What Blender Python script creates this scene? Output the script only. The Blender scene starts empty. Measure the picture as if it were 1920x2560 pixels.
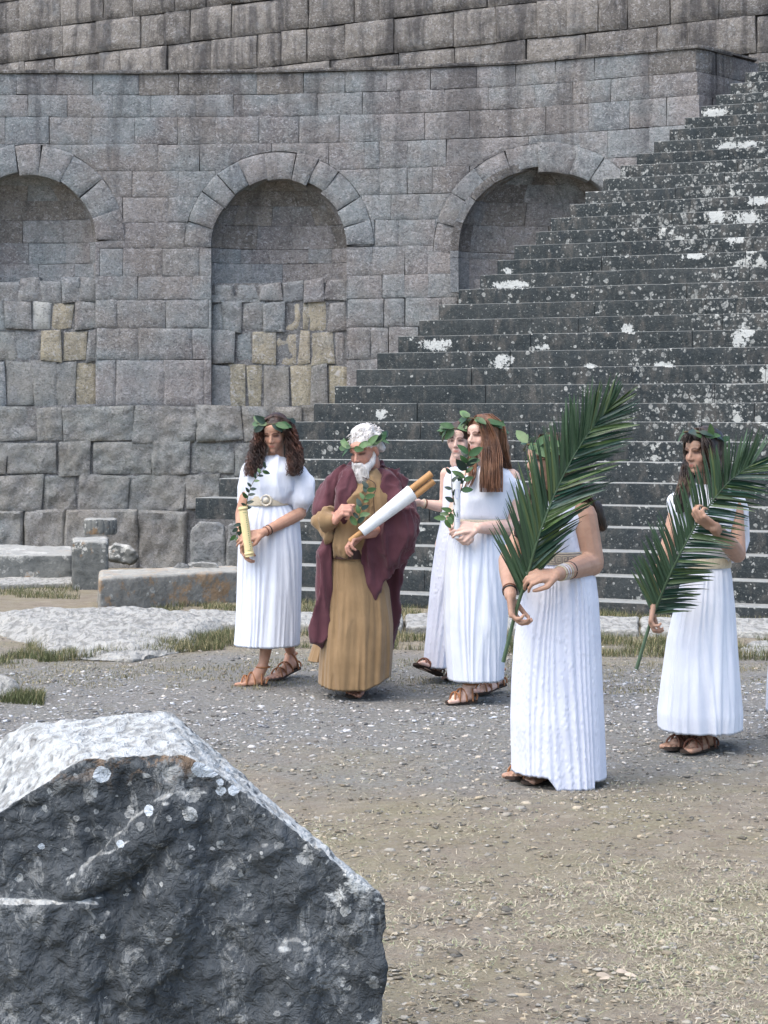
import bpy, bmesh, math, random
import numpy as np
from mathutils import Vector, Matrix

# ------------------------------------------------------------------ camera, sky, sun, exposure
FPX, CAMH, HOR = 5500.0, 1.60, 1045.0          # focal length in photo pixels, eye height, horizon row
scene = bpy.context.scene
cam_d = bpy.data.cameras.new('camera'); cam = bpy.data.objects.new('camera', cam_d)
scene.collection.objects.link(cam); scene.camera = cam
cam.location = (0, 0, CAMH); cam.rotation_euler = (math.radians(90), 0, 0)
cam_d.sensor_fit = 'VERTICAL'; cam_d.sensor_height = 36.0; cam_d.sensor_width = 27.0
cam_d.lens = FPX / 2560 * 36.0; cam_d.shift_y = -(1280 - HOR) / 2560.0
cam_d.clip_end = 500
SUN_EL, SUN_AZ = math.radians(62), math.radians(-128)   # azimuth from +Y (behind the wall), towards -X
world = bpy.data.worlds.new("World"); scene.world = world; world.use_nodes = True
wn = world.node_tree; bg = wn.nodes['Background']
sky = wn.nodes.new('ShaderNodeTexSky'); sky.sky_type = 'NISHITA'; sky.sun_disc = False
sky.sun_elevation = SUN_EL; sky.sun_rotation = SUN_AZ
sky.air_density = 1.0; sky.dust_density = 3.0; sky.ozone_density = 1.0
wn.links.new(sky.outputs[0], bg.inputs[0]); bg.inputs[1].default_value = 0.15
sl = bpy.data.lights.new('sun', 'SUN'); sun = bpy.data.objects.new('sun', sl); scene.collection.objects.link(sun)
sl.energy = 1.1; sl.angle = math.radians(85); sl.color = (1.0, 0.95, 0.87)
sdir = Vector((math.sin(SUN_AZ) * math.cos(SUN_EL), math.cos(SUN_AZ) * math.cos(SUN_EL), math.sin(SUN_EL)))
sun.rotation_euler = sdir.to_track_quat('Z', 'Y').to_euler()
scene.view_settings.view_transform = 'Standard'; scene.view_settings.look = 'None'
scene.view_settings.gamma = 1.0; scene.view_settings.exposure = 1.38
scene.view_settings.use_curve_mapping = False
scene.render.engine = 'CYCLES'

rng = np.random.RandomState(7); random.seed(7)
COL = scene.collection
PI = math.pi

# ------------------------------------------------------------------ helpers
def P(px, py, Y):
    return np.array([(px - 960) / FPX * Y, Y, CAMH + (HOR - py) / FPX * Y])
def G(px, py, z=0.0):
    return P(px, py, (CAMH - z) * FPX / (py - HOR))
def sm(a, b, x):
    t = np.clip((x - a) / (b - a), 0, 1); return t * t * (3 - 2 * t)
def _h(ix, iy, iz, seed):
    n = (ix * 374761393 + iy * 668265263 + iz * 2147483647 + seed * 974634777) & 0xffffffff
    n = ((n ^ (n >> 13)) * 1274126177) & 0xffffffff
    n = ((n ^ (n >> 15)) * 2246822519) & 0xffffffff
    return ((n ^ (n >> 16)) & 0xffff) / 65535.0
def vnoise(p, seed=0):
    p = np.asarray(p, float); i = np.floor(p).astype(np.int64); f = p - i; f = f * f * (3 - 2 * f)
    r = 0
    for dx in (0, 1):
        wx = f[..., 0] if dx else 1 - f[..., 0]
        for dy in (0, 1):
            wy = f[..., 1] if dy else 1 - f[..., 1]
            for dz in (0, 1):
                wz = f[..., 2] if dz else 1 - f[..., 2]
                r = r + wx * wy * wz * _h(i[..., 0] + dx, i[..., 1] + dy, i[..., 2] + dz, seed)
    return r
def fbm(p, seed=0, oct=4):
    p = np.asarray(p, float); r = 0; a = .5; t = 0
    for o in range(oct):
        r = r + a * vnoise(p * 2 ** o, seed + o); t += a; a *= .5
    return r / t - .5
def norm(v): v = np.asarray(v, float); return v / (np.linalg.norm(v) + 1e-12)

def setp(o, label=None, cat=None, group=None, kind=None):
    if label: o['label'] = label
    if cat: o['category'] = cat
    if group: o['group'] = group
    if kind: o['kind'] = kind
    return o
def empty(name, loc=(0, 0, 0), label=None, cat=None, group=None):
    o = bpy.data.objects.new(name, None); COL.objects.link(o); o.location = loc; o.empty_display_size = .1
    return setp(o, label, cat, group)
def mesh_from(v, f, smooth=False):
    me = bpy.data.meshes.new('m'); me.from_pydata([tuple(map(float, x)) for x in v], [], [tuple(map(int, q)) for q in f]); me.update()
    if smooth: me.polygons.foreach_set('use_smooth', [True] * len(me.polygons))
    return me
def link(name, me, m, parent=None, smooth=False):
    """a mesh given in world coordinates, linked as one object (kept in place under its parent)"""
    o = bpy.data.objects.new(name, me); COL.objects.link(o)
    if m and not me.materials: me.materials.append(m)
    if parent is not None:
        o.parent = parent
        o.matrix_parent_inverse = Matrix.Identity(4)
        if not me.get('local'):
            L = parent_loc(parent); me.transform(Matrix.Translation(-L)); me['local'] = 1
    else:
        if not me.get('local'):
            n = len(me.vertices); a = np.empty(n * 3); me.vertices.foreach_get('co', a); a = a.reshape(-1, 3)
            c = Vector(((a[:, 0].min() + a[:, 0].max()) / 2, (a[:, 1].min() + a[:, 1].max()) / 2, a[:, 2].min()))
            me.transform(Matrix.Translation(-c)); o.location = c; me['local'] = 1
    me.name = name
    if smooth: me.polygons.foreach_set('use_smooth', [True] * len(me.polygons))
    return o
def parent_loc(p):
    L = Vector(p.location)
    while p.parent: p = p.parent; L = L + Vector(p.location)
    return L
def fastmesh(v, f, k):
    """numpy verts (n,3), faces (m,k)"""
    me = bpy.data.meshes.new('m'); n = len(v); m = len(f)
    me.vertices.add(n); me.vertices.foreach_set('co', np.asarray(v, np.float32).ravel())
    me.loops.add(m * k); me.loops.foreach_set('vertex_index', np.asarray(f, np.int32).ravel())
    me.polygons.add(m); me.polygons.foreach_set('loop_start', np.arange(0, m * k, k, dtype=np.int32))
    me.update(calc_edges=True); me.validate()
    return me

# ------------------------------------------------------------------ node material helper
class NT:
    def __init__(s, name, rough=.85, spec=.3):
        s.m = bpy.data.materials.new(name); s.m.use_nodes = True; s.t = s.m.node_tree
        s.b = s.t.nodes['Principled BSDF']; s.b.inputs['Roughness'].default_value = rough
        s.b.inputs['Specular IOR Level'].default_value = spec
        s.pos = s.t.nodes.new('ShaderNodeNewGeometry')
    def n(s, typ, **kw):
        x = s.t.nodes.new(typ)
        for k, v in kw.items(): setattr(x, k, v)
        return x
    def put(s, sock, v):
        if isinstance(v, bpy.types.NodeSocket): s.t.links.new(v, sock)
        elif v is not None:
            if isinstance(v, (tuple, list)) and len(v) == 3 and sock.type == 'RGBA': v = (*v, 1)
            sock.default_value = v
    def vec(s, scale=(1, 1, 1), src=None, off=(0, 0, 0)):
        mp = s.n('ShaderNodeMapping'); s.put(mp.inputs[0], src or s.pos.outputs['Position'])
        mp.inputs['Scale'].default_value = scale; mp.inputs['Location'].default_value = off
        return mp.outputs[0]
    def noise(s, scale, det=4, rough=.6, v=None, dist=0.0):
        x = s.n('ShaderNodeTexNoise'); s.put(x.inputs['Vector'], v or s.pos.outputs['Position'])
        x.inputs['Scale'].default_value = scale; x.inputs['Detail'].default_value = det
        x.inputs['Roughness'].default_value = rough; x.inputs['Distortion'].default_value = dist
        return x.outputs[0]
    def voro(s, scale, v=None, feature='F1', rand=1.0):
        x = s.n('ShaderNodeTexVoronoi'); x.feature = feature; s.put(x.inputs['Vector'], v or s.pos.outputs['Position'])
        x.inputs['Scale'].default_value = scale; x.inputs['Randomness'].default_value = rand
        return x
    def ramp(s, fac, stops, interp='LINEAR'):
        x = s.n('ShaderNodeValToRGB'); s.put(x.inputs[0], fac); x.color_ramp.interpolation = interp
        e = x.color_ramp.elements
        while len(e) < len(stops): e.new(.5)
        for i, (p, c) in enumerate(stops):
            e[i].position = p; e[i].color = (c, c, c, 1) if not isinstance(c, (tuple, list)) else (*c, 1)
        return x.outputs[0]
    def mix(s, fac, a, b, mode='MIX'):
        x = s.n('ShaderNodeMix', data_type='RGBA', blend_type=mode)
        s.put(x.inputs[0], fac); s.put(x.inputs[6], a); s.put(x.inputs[7], b); return x.outputs[2]
    def math(s, op, a, b=None, clamp=False):
        x = s.n('ShaderNodeMath', operation=op, use_clamp=clamp); s.put(x.inputs[0], a)
        if b is not None: s.put(x.inputs[1], b)
        return x.outputs[0]
    def step(s, a, b, v):
        x = s.n('ShaderNodeMapRange', interpolation_type='SMOOTHSTEP'); s.put(x.inputs[0], v)
        x.inputs[1].default_value = a; x.inputs[2].default_value = b; return x.outputs[0]
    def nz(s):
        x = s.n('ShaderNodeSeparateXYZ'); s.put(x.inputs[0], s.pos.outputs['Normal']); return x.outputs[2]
    def bump(s, h, dist=.01, strength=1.0, prev=None):
        x = s.n('ShaderNodeBump'); s.put(x.inputs['Height'], h); x.inputs['Distance'].default_value = dist
        x.inputs['Strength'].default_value = strength
        if prev: s.put(x.inputs['Normal'], prev)
        return x.outputs[0]
    def out(s, col=None, bump=None, rough=None):
        if col is not None: s.put(s.b.inputs['Base Color'], col)
        if bump is not None: s.put(s.b.inputs['Normal'], bump)
        if rough is not None: s.put(s.b.inputs['Roughness'], rough)
        return s.m
    def rand(s):
        return s.n('ShaderNodeObjectInfo').outputs['Random']
    def attr(s, name):
        a = s.n('ShaderNodeAttribute'); a.attribute_name = name; return a

def step_patches():
    out = []
    for px, py, rx, ry in [(1785, 282, 34, 11), (1850, 362, 60, 9), (1790, 540, 24, 18), (1870, 545, 40, 16), (1900, 500, 25, 12), (1275, 715, 45, 13), (1300, 712, 18, 12), (1092, 862, 38, 14), (1255, 905, 25, 20), (1568, 822, 14, 14), (1850, 845, 20, 22), (1870, 830, 16, 14), (1660, 912, 20, 9), (1355, 868, 15, 7), (1475, 915, 15, 7), (955, 1035, 20, 12), (1268, 676, 14, 8), (1740, 640, 30, 8), (1840, 600, 26, 10)]:
        a = (px - 960) / FPX
        for k in range(36):
            Y_ = (16.84 + .336 * k) / (math.cos(math.radians(26)) + a * math.sin(math.radians(26))); z = CAMH + (HOR - py) / FPX * Y_
            if .107 + .182 * (k - 1) <= z < .107 + .182 * k: out.append((a * Y_, z, rx / FPX * Y_, ry / FPX * Y_)); break
    return out
def plain(name, col, rough=.7, spec=.3, bscale=None, bdist=.002, var=.15):
    t = NT(name, rough, spec)
    n = t.noise(bscale or 40, 4)
    c = t.mix(t.ramp(n, [(.3, 0), (.7, 1)]), tuple(x * (1 - var) for x in col), tuple(min(1, x * (1 + var)) for x in col))
    return t.out(c, t.bump(n, bdist))

def mat_ashlar(name, c1, c2, stain=.5, tint=(.20, .185, .165), bscale=1.0, warm=0.0, patchy=False):
    t = NT(name, .92, .2)
    r = t.rand()
    big = t.noise(1.3, 5, .6); mid = t.noise(9, 6, .7); fine = t.noise(55, 5, .75)
    c = t.mix(t.ramp(t.math('ADD', t.math('MULTIPLY', mid, .85), t.math('MULTIPLY', r, .35)), [(.36, 0), (.80, 1)]), c1, c2)
    c = t.mix(t.ramp(big, [(.45, 0), (.7, .55)]), c, tint)
    if patchy:
        c = t.mix(t.math('MULTIPLY', t.ramp(t.noise(.75, 5, .65, t.vec(off=(11, 2, 6))), [(.44, 0), (.60, 1)]), .75), c, t.mix(mid, (.15, .185, .195), (.33, .37, .375)))
        c = t.mix(t.math('MULTIPLY', t.ramp(t.noise(.9, 5, .65, t.vec(off=(1, 12, 16))), [(.48, 0), (.62, 1)]), .6), c, t.mix(mid, (.16, .145, .13), (.31, .285, .255)))
    # pale flecks and dark pits of the coarse andesite
    fl = t.voro(30, t.vec((1, 1, 1.3)))
    f2 = t.noise(17, 5, .72, t.vec((1, 1, 1.25), off=(4, 4, 4)), 1.6)
    c = t.mix(t.math('MULTIPLY', t.ramp(f2, [(.53, 0), (.61, 1)]), .70), c, (.43, .43, .44))
    c = t.mix(t.math('MULTIPLY', t.ramp(f2, [(.39, 1), (.46, 0)]), .55), c, (.085, .085, .095))
    pit = t.ramp(t.noise(33, 3, .5, t.vec((1, 1, 1.6), off=(3, 1, 2))), [(.29, 1), (.37, 0)])
    c = t.mix(t.math('MULTIPLY', pit, .75), c, (.04, .04, .045))
    # weather streaks running down from the top
    st = t.noise(1.0, 5, .65, t.vec((2.3, 2.3, .30)), .6)
    st2 = t.noise(4, 4, .6)
    zz = t.n('ShaderNodeSeparateXYZ'); t.put(zz.inputs[0], t.pos.outputs['Position'])
    hi = t.step(3.2, 6.4, zz.outputs[2])
    k = t.math('MULTIPLY', t.ramp(t.math('ADD', st, t.math('MULTIPLY', st2, .25)), [(.60, 0), (.74, 1)]), t.math('ADD', .25, t.math('MULTIPLY', hi, .75)))
    c = t.mix(t.math('MULTIPLY', k, stain, True), c, (.045, .045, .05))
    c = t.mix(t.math('MULTIPLY', t.ramp(t.noise(2.2, 5, .7, t.vec((1, 1, 1), off=(9, 4, 2))), [(.56, 0), (.72, 1)]), .30), c, (.30, .34, .37))
    if warm: c = t.mix(t.ramp(t.noise(3, 4), [(.3, 0), (.6, warm)]), c, (.42, .38, .28))
    c = t.mix(t.math('MULTIPLY', t.math('SUBTRACT', r, .5), .5, True), c, t.mix(.5, c, (.10, .10, .11)))
    b = t.bump(f2, .02 * bscale); b = t.bump(mid, .035 * bscale, 1, b); b = t.bump(fine, .012 * bscale, 1, b); b = t.bump(pit, .012, -.8, b)
    return t.out(c, b)

def mat_lichen(name, dark, dark2, pale, spots=1.0, scale=11, top=.9, xr=None, patch=.62, orange=0, toplo=.25, tophi=.65, veins=0, bs=1.0, fib=0, mott=0, discs=(), blots=()):
    """dark stone with pale lichen discs, upper surfaces paled by lichen and by painted-in sky light"""
    t = NT(name, .9, .25)
    r = t.rand(); n1 = t.noise(3.5, 6, .65); n2 = t.noise(16, 6, .7); n3 = t.noise(70, 4, .7)
    c = t.mix(t.ramp(t.math('ADD', t.math('MULTIPLY', n1, .8), t.math('MULTIPLY', r, .22)), [(.35, 0), (.68, 1)]), dark, dark2)
    c = t.mix(t.math('MULTIPLY', t.ramp(n2, [(.35, 0), (.7, 1)]), .4), c, tuple(x * 1.7 for x in dark2))
    if mott: c = t.mix(t.math('MULTIPLY', t.ramp(t.noise(7, 6, .75, t.vec((1, 1, .5), off=(2, 9, 4)), .4), [(.50, 0), (.66, 1)]), mott), c, (.105, .098, .088))
    if mott:
        sp = t.noise(42, 5, .75, t.vec((1, 1, 1), off=(3, 5, 1))); c = t.mix(t.math('MULTIPLY', t.ramp(sp, [(.57, 0), (.64, 1)]), .42), c, (.20, .205, .19))
    if mott: c = t.mix(t.math('MULTIPLY', t.ramp(t.noise(5, 5, .7, t.vec((1.5, 1.5, .25), off=(7, 1, 4))), [(.50, 0), (.7, 1)]), .6), c, (.018, .026, .032))
    z = t.n('ShaderNodeSeparateXYZ'); t.put(z.inputs[0], t.pos.outputs['Position'])
    dens = t.noise(.9, 4, .6)
    if xr: dens = t.math('ADD', t.math('MULTIPLY', dens, .75), t.math('MULTIPLY', t.step(xr[0], xr[1], z.outputs[0]), .22))
    wob = t.n('ShaderNodeVectorMath', operation='ADD'); t.put(wob.inputs[0], t.pos.outputs['Position'])
    nn = t.n('ShaderNodeTexNoise'); nn.inputs['Scale'].default_value = 14; nn.inputs['Detail'].default_value = 4
    t.put(nn.inputs['Vector'], t.pos.outputs['Position'])
    sc = t.n('ShaderNodeVectorMath', operation='SCALE'); t.put(sc.inputs[0], nn.outputs[1]); sc.inputs[3].default_value = .055
    t.put(wob.inputs[1], sc.outputs[0])
    allm = None
    for i, (s, lo) in enumerate([(scale, .40), (scale * 2.1, .42), (scale * .5, .36)]):
        v = t.voro(s, t.vec((1, 1, 1), wob.outputs[0], (i * 3.1, i * 1.7, i * 5.3)))
        cc = t.n('ShaderNodeSeparateColor'); t.put(cc.inputs[0], v.outputs['Color'])
        size = t.math('MULTIPLY', t.math('SUBTRACT', t.math('ADD', dens, t.math('MULTIPLY', cc.outputs[0], .55)), [.78, .80, .93][i]), 1.5 * spots)
        m = t.math('GREATER_THAN', t.math('SUBTRACT', size, v.outputs['Distance']), 0)
        m = t.math('MULTIPLY', m, t.math('ADD', .35, t.math('MULTIPLY', cc.outputs[1], .6)))
        allm = m if allm is None else t.math('MAXIMUM', allm, m)
    c = t.mix(t.math('MULTIPLY', allm, t.step(.3, .6, t.noise(40, 3, .7, t.vec()))), c, pale)
    pm = t.ramp(t.math('ADD', t.noise(2.1, 7, .72, t.vec((1, 1, 1.25), off=(5, 2, 8))), t.math('MULTIPLY', t.math('SUBTRACT', dens, .5), .25)), [(patch, 0), (patch + .025, 1)])
    c = t.mix(t.math('MULTIPLY', pm, .85), c, tuple(min(1, x * 1.25) for x in pale))
    if orange:
        om = t.ramp(t.noise(5, 6, .7, t.vec(off=(1, 7, 3))), [(.60 - orange * .1, 0), (.68 - orange * .1, 1)])
        c = t.mix(t.math('MULTIPLY', om, .6), c, (.33, .19, .08))
    if veins:
        vm = t.ramp(t.noise(11, 8, .8, t.vec((1, 1, .6)), 1.6), [(.54, 0), (.60, 1)])
        c = t.mix(t.math('MULTIPLY', vm, veins), c, tuple(x * .8 for x in pale))
    for (bx, bz, rx, rz) in blots:
        dx = t.math('DIVIDE', t.math('SUBTRACT', z.outputs[0], bx), rx); dz = t.math('DIVIDE', t.math('SUBTRACT', z.outputs[2], bz), rz)
        dd = t.math('ADD', t.math('MULTIPLY', dx, dx), t.math('MULTIPLY', dz, dz))
        c = t.mix(t.math('LESS_THAN', t.math('ADD', dd, t.math('MULTIPLY', t.math('SUBTRACT', t.math('ADD', t.math('MULTIPLY', n2, .6), t.math('MULTIPLY', t.noise(38, 5, .75), .4)), .5), 11.0)), .75), c, t.mix(n3, (.34, .36, .35), (.52, .53, .51)))
    if discs:
        ztop = t.step(.74, .83, z.outputs[2]); om = t.ramp(t.noise(16, 6, .75, t.vec(off=(1, 7, 3)), .8), [(.50, 0), (.58, 1)])
        c = t.mix(t.math('MULTIPLY', t.math('MULTIPLY', om, ztop), .75), c, (.20, .135, .085))
        for (qx, qy, qr) in discs:
            pc = P(qx, qy, 5.0); dx = t.math('SUBTRACT', z.outputs[0], pc[0]); dz = t.math('SUBTRACT', z.outputs[2], pc[2])
            dd = t.math('SQRT', t.math('ADD', t.math('MULTIPLY', dx, dx), t.math('MULTIPLY', dz, dz)))
            c = t.mix(t.math('LESS_THAN', t.math('ADD', dd, t.math('MULTIPLY', t.math('SUBTRACT', n2, .5), .028)), qr), c, t.mix(n3, (.36, .42, .48), (.52, .57, .62)))
    up = t.math('MULTIPLY', t.step(toplo, tophi, t.nz()), t.ramp(t.math('ADD', n2, t.math('MULTIPLY', n1, .5)), [(.35, .45), (.75, 1)]))  # paler upward faces: lichen deposit plus sky light painted into the colour
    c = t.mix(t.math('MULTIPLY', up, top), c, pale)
    b = t.bump(n1, .05 * bs); b = t.bump(n2, .03 * bs, 1, b); b = t.bump(n3, .008 * bs, 1, b)
    if fib:
        fn = t.noise(fib, 4, .6, t.vec((1, .35, 1.0)), .5); b = t.bump(fn, .03, 1, b)
        c = t.mix(t.math('MULTIPLY', t.math('MULTIPLY', t.ramp(fn, [(.40, 1), (.53, 0)]), up), .65), c, (.13, .13, .12))
    return t.out(c, b)

M = {}
M['wall'] = mat_ashlar('weathered andesite ashlar', (.160, .153, .155), (.325, .308, .298), patchy=True)
M['wall_grey'] = mat_ashlar('grey ashlar', (.15, .165, .18), (.31, .325, .325), tint=(.18, .185, .185), patchy=True)
M['wall_cream'] = mat_ashlar('cream infill stone', (.24, .225, .17), (.40, .36, .26), .2, (.28, .25, .2), .8)
M['wall_white'] = mat_ashlar('pale infill stone', (.30, .32, .31), (.42, .43, .40), .1, (.3, .3, .28), .5)
M['wall_up'] = mat_ashlar('brown grey rusticated block', (.15, .14, .128), (.30, .28, .25), .7, (.16, .15, .135), 1.2)
M['wall_low'] = mat_ashlar('rough grey base stone', (.19, .20, .215), (.37, .38, .375), .15, (.27, .265, .25), 1.5, warm=.2, patchy=True)
M['core'] = plain('dark joint filling', (.035, .035, .035), .95, .1)
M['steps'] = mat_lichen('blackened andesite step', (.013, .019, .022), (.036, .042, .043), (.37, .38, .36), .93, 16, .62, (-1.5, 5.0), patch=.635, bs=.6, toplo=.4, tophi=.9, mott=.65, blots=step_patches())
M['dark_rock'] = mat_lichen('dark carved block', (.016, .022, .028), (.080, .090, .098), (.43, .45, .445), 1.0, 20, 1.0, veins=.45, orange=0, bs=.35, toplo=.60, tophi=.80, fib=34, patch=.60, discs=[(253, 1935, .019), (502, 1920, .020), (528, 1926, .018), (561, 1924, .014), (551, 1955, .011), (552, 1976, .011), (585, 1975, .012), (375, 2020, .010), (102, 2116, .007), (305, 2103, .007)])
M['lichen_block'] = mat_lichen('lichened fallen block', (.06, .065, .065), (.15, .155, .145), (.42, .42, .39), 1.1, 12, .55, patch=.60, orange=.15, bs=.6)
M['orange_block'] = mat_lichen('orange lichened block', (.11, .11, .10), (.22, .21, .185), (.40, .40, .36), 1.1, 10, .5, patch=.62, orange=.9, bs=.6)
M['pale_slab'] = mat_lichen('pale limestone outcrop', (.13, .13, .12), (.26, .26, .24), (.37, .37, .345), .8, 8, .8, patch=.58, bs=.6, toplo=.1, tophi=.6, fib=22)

def mat_ground():
    t = NT('trodden gravelly earth', .95, .15)
    p = t.n('ShaderNodeSeparateXYZ'); t.put(p.inputs[0], t.pos.outputs['Position'])
    n1 = t.noise(.8, 6, .65); n2 = t.noise(7, 6, .7); n3 = t.noise(45, 6, .75); n4 = t.noise(160, 4, .7)
    earth = t.mix(t.ramp(n2, [(.3, 0), (.7, 1)]), (.27, .225, .17), (.46, .405, .32))
    straw = t.mix(t.ramp(n3, [(.35, 0), (.65, 1)]), (.27, .24, .15), (.46, .42, .29))
    c = t.mix(t.ramp(t.noise(1.9, 6, .7, t.vec(off=(3, 3, 3))), [(.42, 0), (.60, .8)]), earth, straw)
    grav = t.mix(t.ramp(n3, [(.3, 0), (.7, 1)]), (.15, .155, .155), (.43, .44, .43))
    yy = t.math('ADD', p.outputs[1], t.math('MULTIPLY', t.math('SUBTRACT', n1, .5), 5.0))
    band = t.math('MULTIPLY', t.step(8.6, 10.8, yy), t.math('SUBTRACT', 1, t.step(13.6, 16.0, yy)))
    c = t.mix(t.math('MULTIPLY', band, t.ramp(t.math('ADD', t.math('MULTIPLY', n2, .4), t.math('MULTIPLY', n3, .6)), [(.3, .45), (.62, 1)])), c, grav)
    v = t.voro(38, t.vec((1, 1.25, 1)))
    peb = t.ramp(t.math('ADD', v.outputs['Distance'], t.math('MULTIPLY', n2, .3)), [(.33, 1), (.44, 0)])
    vc = t.n('ShaderNodeSeparateColor'); t.put(vc.inputs[0], v.outputs['Color'])
    c = t.mix(t.math('MULTIPLY', peb, .6), c, t.ramp(vc.outputs[0], [(.2, (.10, .10, .105)), (.8, (.45, .44, .41))]))
    c = t.mix(t.ramp(n4, [(.25, .5), (.45, 0)]), c, (.09, .08, .065))
    b = t.bump(n2, .05); b = t.bump(n3, .05, 1, b); b = t.bump(peb, .014, 1, b); b = t.bump(n4, .006, 1, b)
    return t.out(c, b)
M['ground'] = mat_ground()

# ------------------------------------------------------------------ generic pieces
def grid_piece(name, fn, a0, a1, b0, b1, na, nb, m, parent, depth=.25, bevel=.012, bw=.035, amp=.006, seed=0, gap=.005, clip=None, noff=0, back=False, smooth=True, skew=.004, label=None, freq=6):
    """a stone: front grid over (a,b) with worn edges and relief, sides running back by depth"""
    rs = np.random.RandomState(seed * 7 + 13)
    a0 += gap; a1 -= gap; b0 += gap; b1 -= gap
    wa, wb = a1 - a0, b1 - b0
    if wa < .02 or wb < .02: return None
    def lin(n, w):
        e = min(.25, bw / w); inner = np.linspace(e, 1 - e, max(2, n - 1)); return np.concatenate([[0], inner, [1]])
    u = lin(na, wa); v = lin(nb, wb)
    U, V = np.meshgrid(u, v, indexing='ij')
    A = a0 + U * wa; B = b0 + V * wb
    cj = rs.uniform(-skew, skew, (2, 2, 2))
    for k, arr in ((0, A), (1, B)):
        arr += (1 - U) * (1 - V) * cj[0, 0, k] + U * (1 - V) * cj[1, 0, k] + (1 - U) * V * cj[0, 1, k] + U * V * cj[1, 1, k]
    keep = np.ones((len(u) - 1, len(v) - 1), bool)
    edge = np.minimum(np.minimum(U * wa, (1 - U) * wa), np.minimum(V * wb, (1 - V) * wb))
    if clip:
        A, B, ins, ed = clip(A, B)
        keep = ~(ins[:-1, :-1] & ins[1:, :-1] & ins[:-1, 1:] & ins[1:, 1:])
        if not keep.any(): return None
        edge = np.minimum(edge, ed)
    W = -bevel * (1 - sm(0, bw, edge)) + noff
    q = np.stack([A * freq, B * freq, np.full_like(A, seed * 1.37)], -1)
    W = W + fbm(q, seed, 4) * amp * 3 + (edge < 1e-4) * rs.uniform(-1, 1, A.shape) * min(.004, bevel * .3)
    F = fn(A, B, W); Bk = fn(A, B, np.full_like(W, noff - depth))
    n0 = A.size; idx = np.arange(n0).reshape(A.shape)
    verts = list(F.reshape(-1, 3)); faces = []; ecount = {}
    for i in range(keep.shape[0]):
        for j in range(keep.shape[1]):
            if keep[i, j]:
                f = (idx[i, j], idx[i + 1, j], idx[i + 1, j + 1], idx[i, j + 1]); faces.append(f)
                for k in range(4):
                    e = (f[k], f[(k + 1) % 4]); ecount[e] = 1
    bk = {}; Bf = Bk.reshape(-1, 3)
    def bi(i):
        if i not in bk: bk[i] = len(verts); verts.append(Bf[i])
        return bk[i]
    for (p, q2) in list(ecount):
        if (q2, p) not in ecount: faces.append((q2, p, bi(p), bi(q2)))
    used = sorted({i for f in faces for i in f}); mp = {o: k for k, o in enumerate(used)}
    me = mesh_from([verts[i] for i in used], [[mp[i] for i in f] for f in faces], smooth)
    try: me.set_sharp_from_angle(angle=math.radians(50))
    except Exception: pass
    o = link(name, me, m, parent)
    if label: o['label'] = label
    return o

# plan of the niche wall: x -> y (gently curved), measured along the picture
_wx = []; _wy = []
for px, Y in [(-700, 31.3), (0, 31.05), (400, 31.1), (700, 31.0), (960, 30.76), (1290, 30.25), (1480, 29.7), (1750, 28.95), (1830, 29.6), (1900, 30.2), (2300, 33.0)]:
    _wx.append((px - 960) / FPX * Y); _wy.append(Y)
def Yw(X): return np.interp(X, _wx, _wy)
def wx(px, py=600):
    Y = 31.0
    for _ in range(12): Y = float(Yw((px - 960) / FPX * Y))
    return (px - 960) / FPX * Y
def wz(py, px=200):
    X = wx(px); return CAMH + (HOR - py) / FPX * float(Yw(X))
def wall_fn(A, B, W): return np.stack([A, Yw(A) - W, B], -1)

CY = [184, 237, 292, 360, 427, 492, 555, 620, 690, 748, 820, 899, 1016, 1103, 1187, 1275, 1412]
CZ = [wz(y) for y in CY]
# outline of the stair ends (x by y), used as the limit of what stands behind
OUT = [(60, 2000), (156, 1897), (182, 1863), (211, 1826), (238, 1789), (269, 1753), (301, 1711), (329, 1673), (356, 1634), (387, 1591), (417, 1550), (448, 1507), (480, 1463), (512, 1423), (547, 1377), (579, 1339), (617, 1284), (652, 1243), (687, 1200), (726, 1146), (767, 1096), (807, 1047), (849, 995), (889, 943), (929, 891), (970, 837), (1014, 784), (1060, 730), (1108, 670), (1157, 610), (1208, 547), (1256, 487), (1500, 300)]
def out_x(y): return float(np.interp(y, [a for a, b in OUT], [b for a, b in OUT]))

# niches: centre x, inner radius, outer radius, spring height
NICHE = []
for cx, r, ro, sy in [(72, 166, 240, 600), (697, 170, 238, 616), (1352, 200, 268, 625)]:
    X = wx(cx); F = FPX / float(Yw(X)); NICHE.append(dict(X=X, r=r / F, ro=ro / F, z=CAMH + (HOR - sy) / F))
zfloor = wz(712); zledge = CZ[12]
def clip_w1(A, B):
    A = A.copy(); B = B.copy(); ins = np.zeros(A.shape, bool); ed = np.full(A.shape, 9.0)
    for n in NICHE:
        dx = A - n['X']; dz = B - n['z']
        d = np.hypot(dx, dz); up = dz >= 0
        i1 = up & (d < n['ro']); i2 = (~up) & (np.abs(dx) < n['r']) & (B > zledge)
        s = n['ro'] / np.maximum(d, 1e-3)
        A2 = np.where(i1, n['X'] + dx * s, np.where(i2, n['X'] + np.sign(dx + 1e-9) * n['r'], A)); B2 = np.where(i1, n['z'] + dz * s, B)
        ed = np.minimum(ed, np.where(up, np.abs(d - n['ro']), np.where(B > zledge, np.abs(np.abs(dx) - n['r']), 9)))
        ed = np.where(i1 | i2, 0, ed); A, B = A2, B2; ins |= i1 | i2
    return A, B, ins, ed

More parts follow.
